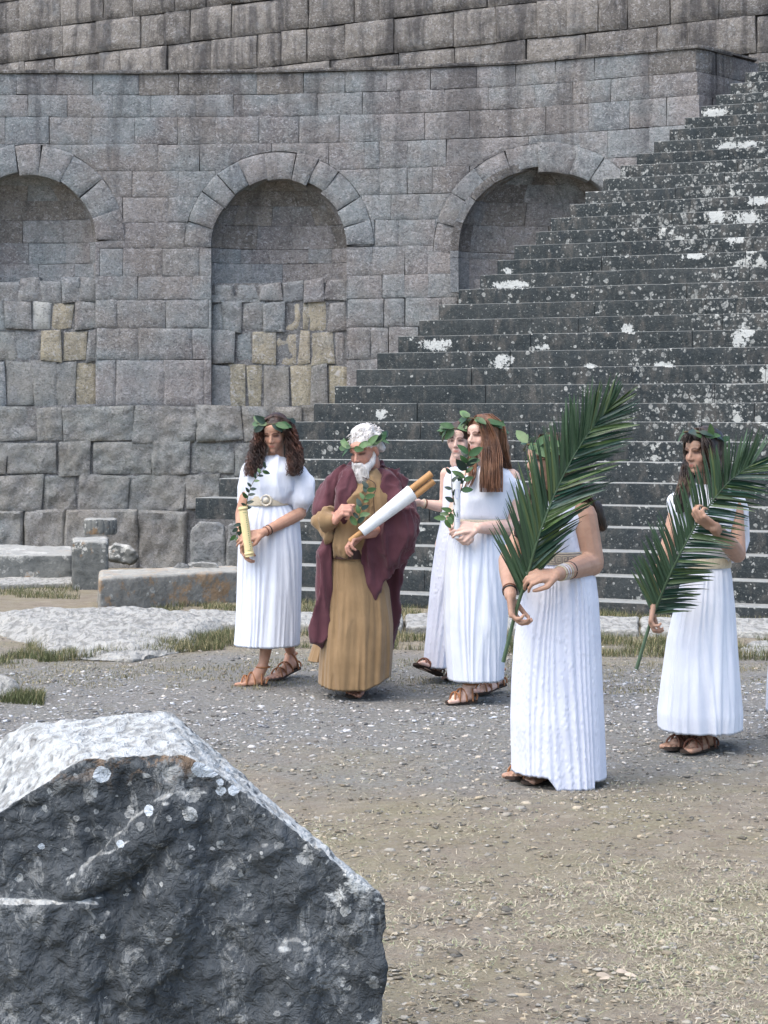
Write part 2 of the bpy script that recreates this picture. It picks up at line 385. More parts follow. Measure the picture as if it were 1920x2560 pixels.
W1 = empty('niche_wall', (0, 31, 0), 'grey ashlar retaining wall with three arched niches behind the dark steps', 'wall')
J4 = lambda l: [x / 1.728 for x in l]
J5 = lambda l: [960 + x / 1.728 for x in l]
joints = {
    0: J4([70, 245, 400, 600, 770, 950, 1110, 1310, 1490]) + J5([10, 200, 400, 570, 740, 910, 1140, 1435]),
    1: J4([120, 290, 487, 650, 845, 1010, 1200, 1370, 1565]) + J5([70, 260, 450, 650, 815, 980, 1145, 1440]),
    2: J4([22, 212, 395, 583, 768, 932, 1118, 1292, 1465, 1645]) + J5([175, 370, 552, 700, 883, 1060, 1222, 1400]),
    3: J4([310, 482, 680, 862, 1172, 1420, 1575]) + J5([-20, 100, 270, 625, 845, 965, 1145, 1300]),
    4: J4([380, 570, 770, 930, 1470, 1640]) + J5([100, 210, 370, 860, 965, 1100]),
    5: J4([480, 530, 725, 880, 1560]) + J5([30, 150, 300]),
    6: J4([540, 670, 800, 1000, 1600]) + J5([-40, 60, 220, 380]),
    7: J4([428, 530, 700, 860]) + J5([-50, 90, 190]),
    8: J4([400, 595, 830, 1500, 1650]) + J5([90, 190, 330]),
    9: J4([400, 505, 715, 900, 1500]) + J5([0, 90, 250, 320]),
    10: J4([365, 415, 597, 830, 1505, 1600]) + J5([20, 150, 240]),
    11: J4([410, 500, 708, 880, 1490, 1555]) + J5([40]),
    12: J4([-160, 160, 280, 580, 850, 1050, 1300]),
    13: J4([35, 255, 400, 660, 830, 1020, 1250]),
    14: J4([-60, 190, 340, 560, 800, 1030, 1240]),
    15: J4([-120, 110, 290, 600, 860, 1100]),
}
seed = 100
for c in range(16):
    z1, z0 = CZ[c], CZ[c + 1]
    # course heights follow level courses; the last run to below the ground
    if c == 15: z0 -= .15
    lim = out_x(CY[c + 1]) + (130 if c < 14 else 90)
    xs = [x for x in sorted(joints[c]) if x < lim]
    left = xs[0]
    while left > -560:
        left -= rng.uniform(85, 125); xs.insert(0, left)
    right = xs[-1]
    while right < lim:
        right += rng.uniform(85, 125); xs.append(right)
    if c < 4: xs = [x for x in xs if x < 1830] + [1830, 1905, 2010] if c < 3 else xs
    for i in range(len(xs) - 1):
        seed += 1
        Xa, Xb = wx(xs[i]), wx(xs[i + 1])
        near = any(abs((Xa + Xb) / 2 - n['X']) < n['ro'] + 1 for n in NICHE) and 2 < c < 12
        na, nb = (12, 8) if near else (8, 5)
        m = M['wall']
        if rng.rand() < .2: m = M['wall_grey']
        if c >= 12: m = M['wall_low']; na, nb = 20, 12
        if c == 0: m = M['wall'] if rng.rand() < .7 else M['wall_up']
        no = .0; amp = .006; bv = .010
        if c >= 12: no, amp, bv = .10 + rng.uniform(-.03, .03), .045, .014
        if c == 15: no, amp, bv = .20 + rng.uniform(-.05, .08), .06, .04
        if 9 <= c < 12: amp, bv = .012, .018; no = rng.uniform(-.01, .015)
        jz = rng.uniform(-.012, .012) if c < 9 else 0
        grid_piece('block', wall_fn, Xa, Xb, z0, z1, na, nb, m, W1, depth=.45, bevel=bv, amp=amp, seed=seed,
                   gap=.0022 if c < 9 else .003, clip=clip_w1 if near else None, noff=no + rng.uniform(-.004, .004), skew=.030 if c >= 12 else .006)
# coping lip along the top of the niche wall
for i, xs in enumerate(range(-560, 1830, 190)):
    seed += 1
    grid_piece('coping', wall_fn, wx(xs), wx(min(xs + 190, 1832)), CZ[0], CZ[0] + .045, 10, 2, M['wall_up'], W1, depth=.8, bevel=.015, amp=.008, seed=seed, gap=.002, noff=.05, skew=.004)
def cap_fn(z): return lambda A, B, W: np.stack([A, Yw(A) + B, z + W], -1)
grid_piece('coping_top', cap_fn(CZ[0] + .05), wx(-560), wx(1890), -.045, .8, 40, 3, M['wall_up'], W1, depth=.03, bevel=.003, amp=.004, seed=5, gap=0)

# arches and apses
for k, n in enumerate(NICHE):
    arc = lambda A, B, W, n=n: np.stack([n['X'] + np.cos(A) * B, Yw(n['X'] + np.cos(A) * B) - W, n['z'] + np.sin(A) * B], -1)
    nv = [9, 11, 10][k]
    th = np.linspace(0, PI, nv + 1) + np.concatenate([[0], rng.uniform(-.05, .05, nv - 1), [0]])
    for i in range(nv):
        seed += 1
        grid_piece('voussoir', arc, th[i], th[i + 1], n['r'] + (rng.uniform(-.03, .05) if 1 < i < nv - 2 else 0), n['ro'], 6, 5, M['wall'] if rng.rand() < .7 else M['wall_grey'], W1,
                   depth=.30, bevel=.016, bw=.03, amp=.018, seed=seed, gap=.0025, noff=.008 + rng.uniform(-.01, .02), skew=.012)
    R = n['r'] + .02; yb = float(Yw(n['X'])) + .16
    SQ = .42
    # cylinder courses, seen from inside
    cyl = lambda A, B, W, n=n, R=R, yb=yb: np.stack([n['X'] - np.cos(A) * (R - W), yb + SQ * np.sin(A) * (R - W), B], -1)
    zs = [zfloor - .16]; zs += [zfloor + .33, n['z']] if n['z'] - zfloor < .75 else [zfloor + .33, zfloor + .66, n['z']]
    for r_ in range(len(zs) - 1):
        a = [0] + list(np.cumsum(rng.uniform(.42, .62, 5))); a = [x for x in a if x < PI - .25] + [PI]
        for i in range(len(a) - 1):
            seed += 1
            grid_piece('niche_block', cyl, a[i], a[i + 1], zs[r_], zs[r_ + 1], 8, 4, M['wall'] if rng.rand() < .6 else M['wall_grey'], W1, depth=.12, bevel=.008, amp=.005, seed=seed, gap=.003, bw=.03)
    dome = lambda A, B, W, n=n, R=R, yb=yb: np.stack([n['X'] - np.cos(A) * np.cos(B) * (R - W), yb + SQ * np.sin(A) * np.cos(B) * (R - W), n['z'] + np.sin(B) * (R - W)], -1)
    bs = [0, .34, .66, .98, 1.45]
    for r_ in range(4):
        a = [0] + list(np.cumsum(rng.uniform(.5, .8, 5))); a = [x for x in a if x < PI - .3] + [PI]
        for i in range(len(a) - 1):
            seed += 1
            grid_piece('niche_block', dome, a[i], a[i + 1], bs[r_], bs[r_ + 1], 8, 5, M['wall'] if rng.rand() < .5 else M['wall_up'], W1, depth=.12, bevel=.008, amp=.006, seed=seed, gap=.004, bw=.03)
    # floor of the apse
    flo = lambda A, B, W, n=n: np.stack([A, B, zfloor - .14 + W], -1)
    grid_piece('niche_floor', flo, n['X'] - R, n['X'] + R, yb + .02, yb + R, 10, 6, M['wall_grey'], W1, depth=.1, amp=.01, seed=seed + 900)
# infill blocks below the apses
def infill(rows, Xl, Xr):
    global seed
    for (y0, y1, xs, mats) in rows:
        for i in range(len(xs) - 1):
            seed += 1
            a, b = max(wx(xs[i]), Xl), min(wx(xs[i + 1]), Xr)
            if b - a < .04: continue
            mk = mats[i % len(mats)]
            grid_piece('infill_block', wall_fn, a, b, wz(y1), wz(y0 + (rng.uniform(-6, 12) if y0 < 705 else 0)), 9, 6, M[mk], W1, depth=.30, bevel=.014, bw=.03, amp=.026, seed=seed,
                       gap=.004, noff=-.13 + rng.uniform(-.04, .04), skew=.030)
g, w_, cr, wh, lo = 'wall_grey', 'wall', 'wall_cream', 'wall_white', 'wall_low'
S = 1.728
infill([(700, 754, [x / S for x in (915, 1015, 1110, 1215, 1310, 1400, 1495)], [g, g, w_, g, w_, w_]),
        (754, 828, [x / S for x in (900, 960, 1045, 1140, 1235, 1300, 1332, 1415, 1495)], [g, g, g, g, cr, cr, cr, w_]),
        (828, 912, [x / S for x in (900, 1010, 1090, 1195, 1290, 1345, 1445, 1495)], [w_, g, cr, cr, cr, cr, w_]),
        (912, 1018, [x / S for x in (880, 990, 1065, 1135, 1250, 1345, 1420, 1495)], [g, cr, cr, lo, cr, lo, cr])], NICHE[1]['X'] - NICHE[1]['r'], NICHE[1]['X'] + NICHE[1]['r'])
infill([(695, 754, [x / S for x in (-170, -60, 70, 165, 260, 330, 410)], [g, g, w_, g, g, w_]),
        (754, 824, [x / S for x in (-170, -80, 10, 125, 218, 310, 410)], [lo, g, w_, wh, cr, w_]),
        (824, 902, [x / S for x in (-170, -40, 65, 170, 265, 370, 410)], [g, lo, g, cr, cr, w_]),
        (902, 1018, [x / S for x in (-170, -50, 20, 135, 240, 320, 410)], [lo, g, lo, lo, lo, cr])], NICHE[0]['X'] - NICHE[0]['r'], NICHE[0]['X'] + NICHE[0]['r'])
infill([(700, 760, [1140, 1210, 1290, 1380, 1460, 1560], [w_, g]), (760, 830, [1140, 1230, 1320, 1420, 1560], [g, w_])], NICHE[2]['X'] - NICHE[2]['r'], NICHE[2]['X'] + NICHE[2]['r'])
# mortar and packing between the rough stones
M['mortar'] = mat_ashlar('grey packing mortar', (.15, .155, .16), (.27, .27, .265), .1, (.2, .2, .19), 1.5)
def sheet(x0, x1, z0, z1, w_, k=26):
    V = []; F = []
    for i, X in enumerate(np.linspace(x0, x1, k)):
        V += [(X, Yw(X) - w_, z0), (X, Yw(X) - w_, z1)]
        if i: a = 2 * i; F.append((a - 2, a, a + 1, a - 1))
    setp(link('mortar', mesh_from(V, F), M['mortar'], W1), kind='stuff')
sheet(wx(-560), wx(900), CZ[16] - .15, CZ[12], .055)
for n in NICHE[:2]: sheet(n['X'] - n['r'], n['X'] + n['r'], CZ[12], zfloor + .03, -.17, 6)
# inner core of the wall behind the facing
v = []; f = []
xs = np.linspace(wx(-560), wx(2000), 30)
for i, X in enumerate(xs):
    v += [(X, Yw(X) + 1.7, -.9), (X, Yw(X) + 1.7, CZ[0] - .02), (X, Yw(X) + .4, CZ[0] - .02)]
    if i: a = 3 * i; f += [(a - 3, a, a + 1, a - 2), (a - 2, a + 1, a + 2, a - 1)]
link('wall_core', mesh_from(v, f), M['core'], W1)

# upper wall, standing back on the terrace
U0 = np.array([5.55, 30.9]); Ud = norm([-.842, .539])        # from right to left, receding
Un = np.array([-Ud[1], Ud[0]]); Un = Un if Un[1] < 0 else -Un
def up_fn(A, B, W):
    return np.stack([U0[0] + Ud[0] * A + Un[0] * W, U0[1] + Ud[1] * A + Un[1] * W, B], -1)
W2 = empty('upper_wall', (0, 34, CZ[0]), 'rusticated brown grey upper wall of bulging blocks standing back above the coping', 'wall')
zz = 5.68; rowz = []
for h in (.55, .53, .54, .55, .54, .55, .55, .55): rowz.append((zz, zz + h)); zz += h
for r_, (z0, z1) in enumerate(rowz):
    a = -4.0 + rng.uniform(0, .4)
    while a < 21:
        wdt = rng.choice([.5, .7, .95, 1.1, 1.0, .8]) * rng.uniform(.9, 1.1)
        seed += 1
        if z1 > 5.9:
            grid_piece('block', up_fn, a, a + wdt, z0, z1, 9, 6, M['wall_up'], W2, depth=.4, bevel=.05, bw=.075, amp=.016, seed=seed, gap=.007, skew=.012, noff=rng.uniform(-.02, .02))
        a += wdt
v = [tuple(up_fn(np.array(a), np.array(z), np.array(-.3))) for a in (-5, 22) for z in (5, 9.9)]
link('wall_core', mesh_from(v, [(0, 2, 3, 1)]), M['core'], W2)
# terrace between the two walls
v = []; f = []
for i, X in enumerate(np.linspace(-13, 9, 16)):
    v += [(X, float(Yw(X)) + .7, CZ[0] + .01), (X, 45, CZ[0] + .01)]
    if i: a = 2 * i; f += [(a - 2, a, a + 1, a - 1)]
setp(link('terrace_ground', mesh_from(v, f), M['ground']), kind='structure')

# ------------------------------------------------------------------ ground
def gz(X, Y):
    base = -.5 * sm(22.0, 28.0, Y) * (1 - sm(.0, 1.5, X - (Y - 22) * .9))
    return base + .03 * (vnoise(np.stack([X * .7, Y * .7, X * 0], -1), 3) - .5) * sm(5, 7, Y)
xs = np.concatenate([[-90, -30], np.linspace(-9, 9, 110), [30, 90]]); ys = np.concatenate([[-40, -5], np.linspace(1, 33, 190), [60, 150]])
X, Y = np.meshgrid(xs, ys, indexing='ij'); Z = gz(X, Y) + .012 * (fbm(np.stack([X * 5, Y * 5, X * 0], -1), 9) * 2)
idx = np.arange(X.size).reshape(X.shape)
fc = np.stack([idx[:-1, :-1], idx[1:, :-1], idx[1:, 1:], idx[:-1, 1:]], -1).reshape(-1, 4)
me = fastmesh(np.stack([X, Y, Z], -1).reshape(-1, 3), fc, 4)
setp(link('ground', me, M['ground'], smooth=True), kind='structure')
def ground_z(x, y): return float(gz(np.array([x]), np.array([y]))[0])

# ------------------------------------------------------------------ the stairs
PHI = math.radians(26.0); SU = np.array([math.cos(PHI), -math.sin(PHI)]); SV = np.array([math.sin(PHI), math.cos(PHI)])
V0, DV, RZ, Z0 = 16.84, .336, .182, .107
STAIR = empty('stone_staircase', (1.5, 19, 0), 'broad flight of blackened stone steps speckled with pale lichen', 'steps')
ends = {9: 784, 10: 837, 11: 891, 12: 943, 13: 995, 14: 1047, 15: 1096, 16: 1146, 17: 1200, 18: 1243, 19: 1284, 20: 1339, 21: 1377, 22: 1423, 23: 1463, 24: 1507, 25: 1550, 26: 1591, 27: 1634, 28: 1673, 29: 1711, 30: 1753, 31: 1789, 32: 1826, 33: 1863, 34: 1897,
        4: 487, 5: 547, 6: 612, 7: 670, 8: 730, 3: 600, 2: 610, 1: 615, 0: 560}
def row_u(k, px):
    a = (px - 960) / FPX; v_ = V0 + DV * k
    Y_ = v_ / (SV[1] + a * SV[0]); X_ = a * Y_
    return X_ * SU[0] + Y_ * SU[1]
def stair_block(k, u0, u1, sd):
    rs = np.random.RandomState(sd); v_ = V0 + DV * k; zt = Z0 + RZ * k; zb = zt - RZ - .02
    if k == 0: zb = -.15
    b = .0065; j = rs.uniform(-.008, .008); jt = rs.uniform(-.004, .004); g_ = .003
    prof = [(0, zb), (0, (zb + zt) / 2), (0, zt - b), (b * .35, zt - b * .3), (b, zt), (DV * .5, zt), (DV + .06, zt)]
    n = max(4, int((u1 - u0) / .11)); us = np.linspace(u0 + g_, u1 - g_, n)
    verts = []
    for i, u in enumerate(us):
        for q, (dv, z) in enumerate(prof):
            q3 = np.array([[u * 6, z * 9 + 5, k * 1.7 + q * .3]])
            nn = float(fbm(q3, 4, 3)[0])
            chip = max(0, float(vnoise(np.array([[u * 4.5, k * 3.3, 1.0]]), 6)[0]) - .75) * .05 if q in (2, 3, 4) else 0
            dv2 = dv + j + nn * .012 + chip * .6; z2 = z + (jt if q > 1 else 0) + nn * .003 * (q > 1) - chip * (.6 if q in (2, 3, 4) else 0)
            p = SU * u + SV * (v_ + dv2); verts.append((p[0], p[1], z2))
    m_ = len(prof); f = []
    for i in range(n - 1):
        for q in range(m_ - 1): a = i * m_ + q; f.append((a, a + m_, a + m_ + 1, a + 1))
    base = len(verts)
    for i in (0, n - 1):
        p = SU * us[i] + SV * (v_ + DV + .06); verts.append((p[0], p[1], zb))
    f.append([q for q in range(m_)][::1] + [base]); f.append([(n - 1) * m_ + q for q in range(m_)][::-1] + [base + 1])
    me = mesh_from(verts, f, True)
    try: me.set_sharp_from_angle(angle=math.radians(55))
    except Exception: pass
    link('step_block', me, M['steps'], STAIR)
for k in range(0, 35):
    u = row_u(k, ends[k]); uend = row_u(k, 2420); i = 0
    while u < uend:
        w_b = rng.uniform(1.0, 1.9); seed += 1
        if uend - (u + w_b) < .5: w_b = uend - u + .2
        stair_block(k, u, u + w_b, seed); u += w_b
# mass behind the steps, so that no light comes through
v = []; f = []
for k in range(0, 35):
    for u in (row_u(k, ends[k]) + .25, row_u(k, 2420) + .1):
        p = SU * u + SV * (V0 + DV * (k + 1) + .02); v.append((p[0], p[1], -.3)); v.append((p[0], p[1], Z0 + RZ * k - .03))
    if k:
        a = 4 * k; f += [(a - 4, a, a + 1, a - 3), (a - 2, a - 1, a + 3, a + 2), (a - 3, a + 1, a + 3, a - 1)]
link('stair_core', mesh_from(v, f), M['core'], STAIR)
#PEOPLE_AND_STONES
# ------------------------------------------------------------------ solid shapes joined by remeshing
class Solid:
    def __init__(s): s.v = []; s.f = []; s.n = 0
    def add(s, v, f):
        s.v.append(np.asarray(v, float)); s.f += [[i + s.n for i in q] for q in f]; s.n += len(v)
    def ell(s, c, r, R=None, nu=14, nv=9):
        c = np.asarray(c, float); r = np.broadcast_to(np.asarray(r, float), 3)
        v = [(0, 0, 1)]
        for j in range(1, nv):
            t = PI * j / nv
            for i in range(nu): a = 2 * PI * i / nu; v.append((math.sin(t) * math.cos(a), math.sin(t) * math.sin(a), math.cos(t)))
        v.append((0, 0, -1)); v = np.array(v) * r
        if R is not None: v = v @ np.asarray(R).T
        f = [(0, 1 + i, 1 + (i + 1) % nu) for i in range(nu)]
        for j in range(nv - 2):
            for i in range(nu):
                a = 1 + j * nu; f.append((a + i, a + nu + i, a + nu + (i + 1) % nu, a + (i + 1) % nu))
        e = len(v) - 1; a = 1 + (nv - 2) * nu; f += [(e, a + (i + 1) % nu, a + i) for i in range(nu)]
        s.add(v + c, f)
    def cap(s, p0, p1, r0, r1=None, nu=12, flat=None):
        """tapered limb with round ends; flat=(axis, factor) squeezes the section along an axis"""
        r1 = r0 if r1 is None else r1; p0 = np.asarray(p0, float); p1 = np.asarray(p1, float)
        d = p1 - p0; L = np.linalg.norm(d)
        if L < 1e-5: s.ell(p0, r0); return
        d /= L; a = np.cross(d, [0, 0, 1.]); a = np.array([1., 0, 0]) if np.linalg.norm(a) < .05 else a; a /= np.linalg.norm(a); b = np.cross(d, a)
        rings = [(-1, 0)] + [(-math.cos(t), math.sin(t)) for t in (PI / 6, PI / 3)] + [(0, 1)]
        v = [p0 - d * r0]
        for h, q in rings[1:]:
            for i in range(nu): t = 2 * PI * i / nu; v.append(p0 + d * h * r0 + (a * math.cos(t) + b * math.sin(t)) * q * r0)
        for h, q in rings[:0:-1]:
            for i in range(nu): t = 2 * PI * i / nu; v.append(p1 - d * h * r1 + (a * math.cos(t) + b * math.sin(t)) * q * r1)
        v.append(p1 + d * r1); v = np.array(v)
        if flat is not None:
            ax = norm(flat[0]); mid = p0 + np.outer((v - p0) @ d, d); off = v - mid
            v = mid + off - np.outer(off @ ax, ax) * (1 - flat[1])
        nr = 6; f = [(0, 1 + (i + 1) % nu, 1 + i) for i in range(nu)]
        for j in range(nr - 1):
            for i in range(nu): a0 = 1 + j * nu; f.append((a0 + i, a0 + (i + 1) % nu, a0 + nu + (i + 1) % nu, a0 + nu + i))
        e = len(v) - 1; a0 = 1 + (nr - 1) * nu; f += [(e, a0 + i, a0 + (i + 1) % nu) for i in range(nu)]
        s.add(v, f)
    def chain(s, pts, rs, **k):
        for i in range(len(pts) - 1): s.cap(pts[i], pts[i + 1], rs[i], rs[i + 1], **k)
    def loft(s, secs, nu=28, p=2.0):
        """closed loft of (centre, rx, ry, yaw) sections"""
        v = []
        for c, rx, ry, yaw in secs:
            for i in range(nu):
                t = 2 * PI * i / nu; cx, sx = math.cos(t), math.sin(t)
                x = rx * math.copysign(abs(cx) ** (2 / p), cx); y = ry * math.copysign(abs(sx) ** (2 / p), sx)
                v.append((c[0] + x * math.cos(yaw) - y * math.sin(yaw), c[1] + x * math.sin(yaw) + y * math.cos(yaw), c[2]))
        f = []
        for j in range(len(secs) - 1):
            for i in range(nu): a = j * nu; f.append((a + i, a + (i + 1) % nu, a + nu + (i + 1) % nu, a + nu + i))
        f.append(list(range(nu))[::-1]); f.append([(len(secs) - 1) * nu + i for i in range(nu)])
        s.add(v, f)
    def hull(s, pts):
        bm = bmesh.new()
        for p in pts: bm.verts.new(p)
        r = bmesh.ops.convex_hull(bm, input=bm.verts)
        bmesh.ops.delete(bm, geom=[e for e in r['geom_interior'] if isinstance(e, bmesh.types.BMVert)], context='VERTS')
        bm.normal_update(); bmesh.ops.recalc_face_normals(bm, faces=bm.faces)
        bm.verts.index_update(); s.add([tuple(v.co) for v in bm.verts], [[v.index for v in f.verts] for f in bm.faces]); bm.free()
    def remesh(s, voxel, smooth=2, factor=.5):
        me = mesh_from(np.concatenate(s.v), s.f)
        o = bpy.data.objects.new('tmp', me); COL.objects.link(o)
        m = o.modifiers.new('r', 'REMESH'); m.mode = 'VOXEL'; m.voxel_size = voxel; m.use_smooth_shade = True
        if smooth: q = o.modifiers.new('s', 'SMOOTH'); q.factor = factor; q.iterations = smooth
        dg = bpy.context.evaluated_depsgraph_get(); dg.update()
        r = bpy.data.meshes.new_from_object(o.evaluated_get(dg), depsgraph=dg)
        bpy.data.objects.remove(o); bpy.data.meshes.remove(me)
        return r
def getco(me):
    a = np.empty(len(me.vertices) * 3); me.vertices.foreach_get('co', a); return a.reshape(-1, 3)
def getno(me):
    a = np.empty(len(me.vertices) * 3); me.vertices.foreach_get('normal', a)
    return a.reshape(-1, 3)
def setco(me, a): me.vertices.foreach_set('co', np.asarray(a, np.float32).ravel()); me.update()
def displace(me, fn):
    c = getco(me); n = getno(me); setco(me, c + n * fn(c, n)[:, None])
def colattr(me, name, cols):
    a = me.color_attributes.new(name, 'FLOAT_COLOR', 'POINT')
    c = np.ones((len(me.vertices), 4)); c[:, :3] = cols; a.data.foreach_set('color', c.ravel().astype(np.float32))
def ridge(n): return 1 - np.abs(2 * n - 1)
def tubes(paths, radii, sides=5, caps=True):
    """many tapering tubes in one mesh; paths: list of (k,3)"""
    V = []; F = []; n = 0
    for pts, r in zip(paths, radii):
        pts = np.asarray(pts, float); k = len(pts); r = np.broadcast_to(np.asarray(r, float), k)
        d = np.gradient(pts, axis=0); d /= np.linalg.norm(d, axis=1)[:, None] + 1e-9
        ref = np.array([0, 0, 1.]) if abs(d[:, 2]).mean() < .8 else np.array([1., .3, 0])
        a = np.cross(d, ref); a /= np.linalg.norm(a, axis=1)[:, None] + 1e-9; b = np.cross(d, a)
        t = np.arange(sides) * 2 * PI / sides
        ring = pts[:, None] + (a[:, None] * np.cos(t)[None, :, None] + b[:, None] * np.sin(t)[None, :, None]) * r[:, None, None]
        V.append(ring.reshape(-1, 3)); idx = n + np.arange(k * sides).reshape(k, sides); nx = np.roll(idx, -1, 1)
        F.append(np.stack([idx[:-1], nx[:-1], nx[1:], idx[1:]], -1).reshape(-1, 4)); n += k * sides
    return fastmesh(np.concatenate(V), np.concatenate(F), 4)
def bez(pts, n=14):
    """smooth path through points"""
    pts = np.asarray(pts, float); k = len(pts)
    ext = np.vstack([2 * pts[0] - pts[1], pts, 2 * pts[-1] - pts[-2]]); out = []
    for t in np.linspace(0, k - 1, n):
        i = min(int(t), k - 2); u = t - i; p0, p1, p2, p3 = ext[i:i + 4]
        out.append(.5 * (2 * p1 + (p2 - p0) * u + (2 * p0 - 5 * p1 + 4 * p2 - p3) * u * u + (3 * p1 - p0 - 3 * p2 + p3) * u ** 3))
    return np.array(out)
def smoothmesh(o, ang=None):
    me = o.data; me.polygons.foreach_set('use_smooth', [True] * len(me.polygons))
    if ang:
        try: me.set_sharp_from_angle(angle=math.radians(ang))
        except Exception: pass
    return o

# ------------------------------------------------------------------ materials for people and plants
def mat_skin(name, base, dark):
    t = NT(name, .55, .35); a = t.attr('Col')
    n = t.noise(30, 4); c = t.mix(t.ramp(n, [(.3, 0), (.7, 1)]), dark, base)
    c = t.mix(1.0, c, a.outputs['Color'], 'MULTIPLY')
    t.b.inputs['Subsurface Weight'].default_value = .12; t.b.inputs['Subsurface Radius'].default_value = (.012, .005, .003)
    t.b.inputs['Subsurface Scale'].default_value = 1.0
    return t.out(c, t.bump(t.noise(180, 3), .0008))
def mat_cloth(name, c1, c2, weave=260, fold=.006, rough=.9, seer=0, crinkle=26):
    t = NT(name, rough, .12)
    n = t.noise(6, 4); c = t.mix(t.ramp(n, [(.3, 0), (.7, 1)]), c1, c2)
    f = t.noise(crinkle, 4, .6, t.vec((1, 1, .22)), .6)
    b = t.bump(f, fold); b = t.bump(t.noise(weave, 2), .0008, 1, b)
    if seer:
        w = t.noise(34, 3, .6, t.vec((1.6, 1.6, .8))); w2 = t.voro(46, t.vec((1.3, 1.3, .7)))
        b = t.bump(t.math('MULTIPLY', t.ramp(w2.outputs['Distance'], [(.15, 1), (.5, 0)]), w), .0035, 1, b)
    t.b.inputs['Sheen Weight'].default_value = .15
    return t.out(c, b)
def mat_hair(name, c1, c2, c3=None, s=1.0):
    t = NT(name, .45, .4)
    n = t.noise(26 * s, 4, .6, t.vec((1, 1, .12))); n2 = t.noise(9, 3)
    c = t.mix(t.ramp(n, [(.35, 0), (.68, 1)]), c1, c2)
    if c3: c = t.mix(t.ramp(n2, [(.48, 0), (.66, .7)]), c, c3)
    return t.out(c, t.bump(t.noise(120, 3, .6, t.vec((1, 1, .1))), .004))
def mat_leaf(name, top, under, rough=.45):
    t = NT(name, rough, .4); r = t.rand()
    bf = t.pos.outputs['Backfacing']; n = t.noise(40, 3)
    c = t.mix(bf, t.mix(t.ramp(n, [(.3, 0), (.7, 1)]), top, tuple(x * 1.6 for x in top)), under)
    c = t.mix(t.math('MULTIPLY', r, .55), c, tuple(x * .55 for x in top))
    t.b.inputs['Transmission Weight'].default_value = 0.0
    return t.out(c, t.bump(n, .002))
M['skin_tan'] = mat_skin('tanned skin', (.46, .27, .185), (.38, .205, .14))
M['skin_ruddy'] = mat_skin('ruddy weathered skin', (.47, .26, .19), (.38, .19, .14))
M['skin_fair'] = mat_skin('fair skin', (.62, .44, .36), (.54, .35, .28))
M['skin_olive'] = mat_skin('olive skin', (.40, .25, .18), (.33, .195, .135))
M['white'] = mat_cloth('white crinkled cotton', (.55, .585, .66), (.63, .665, .73), fold=.005)
M['white_seer'] = mat_cloth('white seersucker gauze', (.54, .57, .67), (.62, .65, .74), fold=.004, seer=1)
M['tan'] = mat_cloth('ochre tan linen', (.205, .135, .070), (.275, .185, .100), weave=200, fold=.008, crinkle=12)
M['maroon'] = mat_cloth('maroon wool', (.075, .028, .036), (.110, .045, .055), weave=160, fold=.009, crinkle=14)
M['belt_beige'] = plain('beige woven belt', (.50, .45, .35), .8, .2, 120, .001)
M['belt_dark'] = plain('dark leather belt', (.045, .022, .018), .6, .3)
M['leather'] = plain('tan sandal leather', (.28, .125, .055), .6, .35, 60)
M['leather_dk'] = plain('brown sandal leather', (.15, .06, .035), .6, .35, 60)
M['sole'] = plain('dark sandal sole', (.045, .032, .026), .85, .2)
M['hair_a'] = mat_hair('dark curly brown hair', (.012, .007, .006), (.05, .022, .014), (.13, .05, .028))
M['hair_b'] = mat_hair('long chestnut hair', (.05, .022, .012), (.19, .085, .042), (.27, .14, .075))
M['hair_c'] = mat_hair('very dark brown hair', (.010, .007, .006), (.04, .022, .015), (.11, .055, .03))
M['hair_e'] = mat_hair('black brown hair with lighter ends', (.009, .007, .007), (.035, .022, .016), (.10, .06, .035))
M['hair_w'] = mat_hair('white hair', (.42, .40, .38), (.72, .70, .68), s=2)
M['leaf'] = mat_leaf('laurel leaf', (.030, .075, .022), (.20, .27, .15))
M['leaf2'] = mat_leaf('bright laurel leaf', (.055, .105, .035), (.24, .29, .19))
M['leaf_dk'] = mat_leaf('dark laurel leaf', (.014, .032, .022), (.05, .08, .05))
M['twig'] = plain('green brown twig', (.09, .07, .035), .7, .2)
M['palm'] = mat_leaf('palm leaflet', (.014, .042, .028), (.06, .11, .06), .35)
M['palm2'] = mat_leaf('yellow green palm leaflet', (.05, .085, .030), (.10, .14, .06), .35)
M['palm_stem'] = plain('palm midrib', (.06, .10, .055), .4, .4)
M['paper_w'] = plain('white parchment', (.66, .68, .68), .8, .2, 30, .003, .06)
M['wood'] = plain('pale wooden rod', (.40, .22, .09), .6, .3, 25)
M['bronze'] = plain('metal bangle', (.40, .36, .26), .35, .6)
M['black'] = plain('black band', (.01, .01, .012), .5, .4)
M['cream'] = plain('cream horn buckle', (.62, .57, .47), .5, .4)
M['eye'] = plain('eye', (.02, .014, .012), .25, .5)

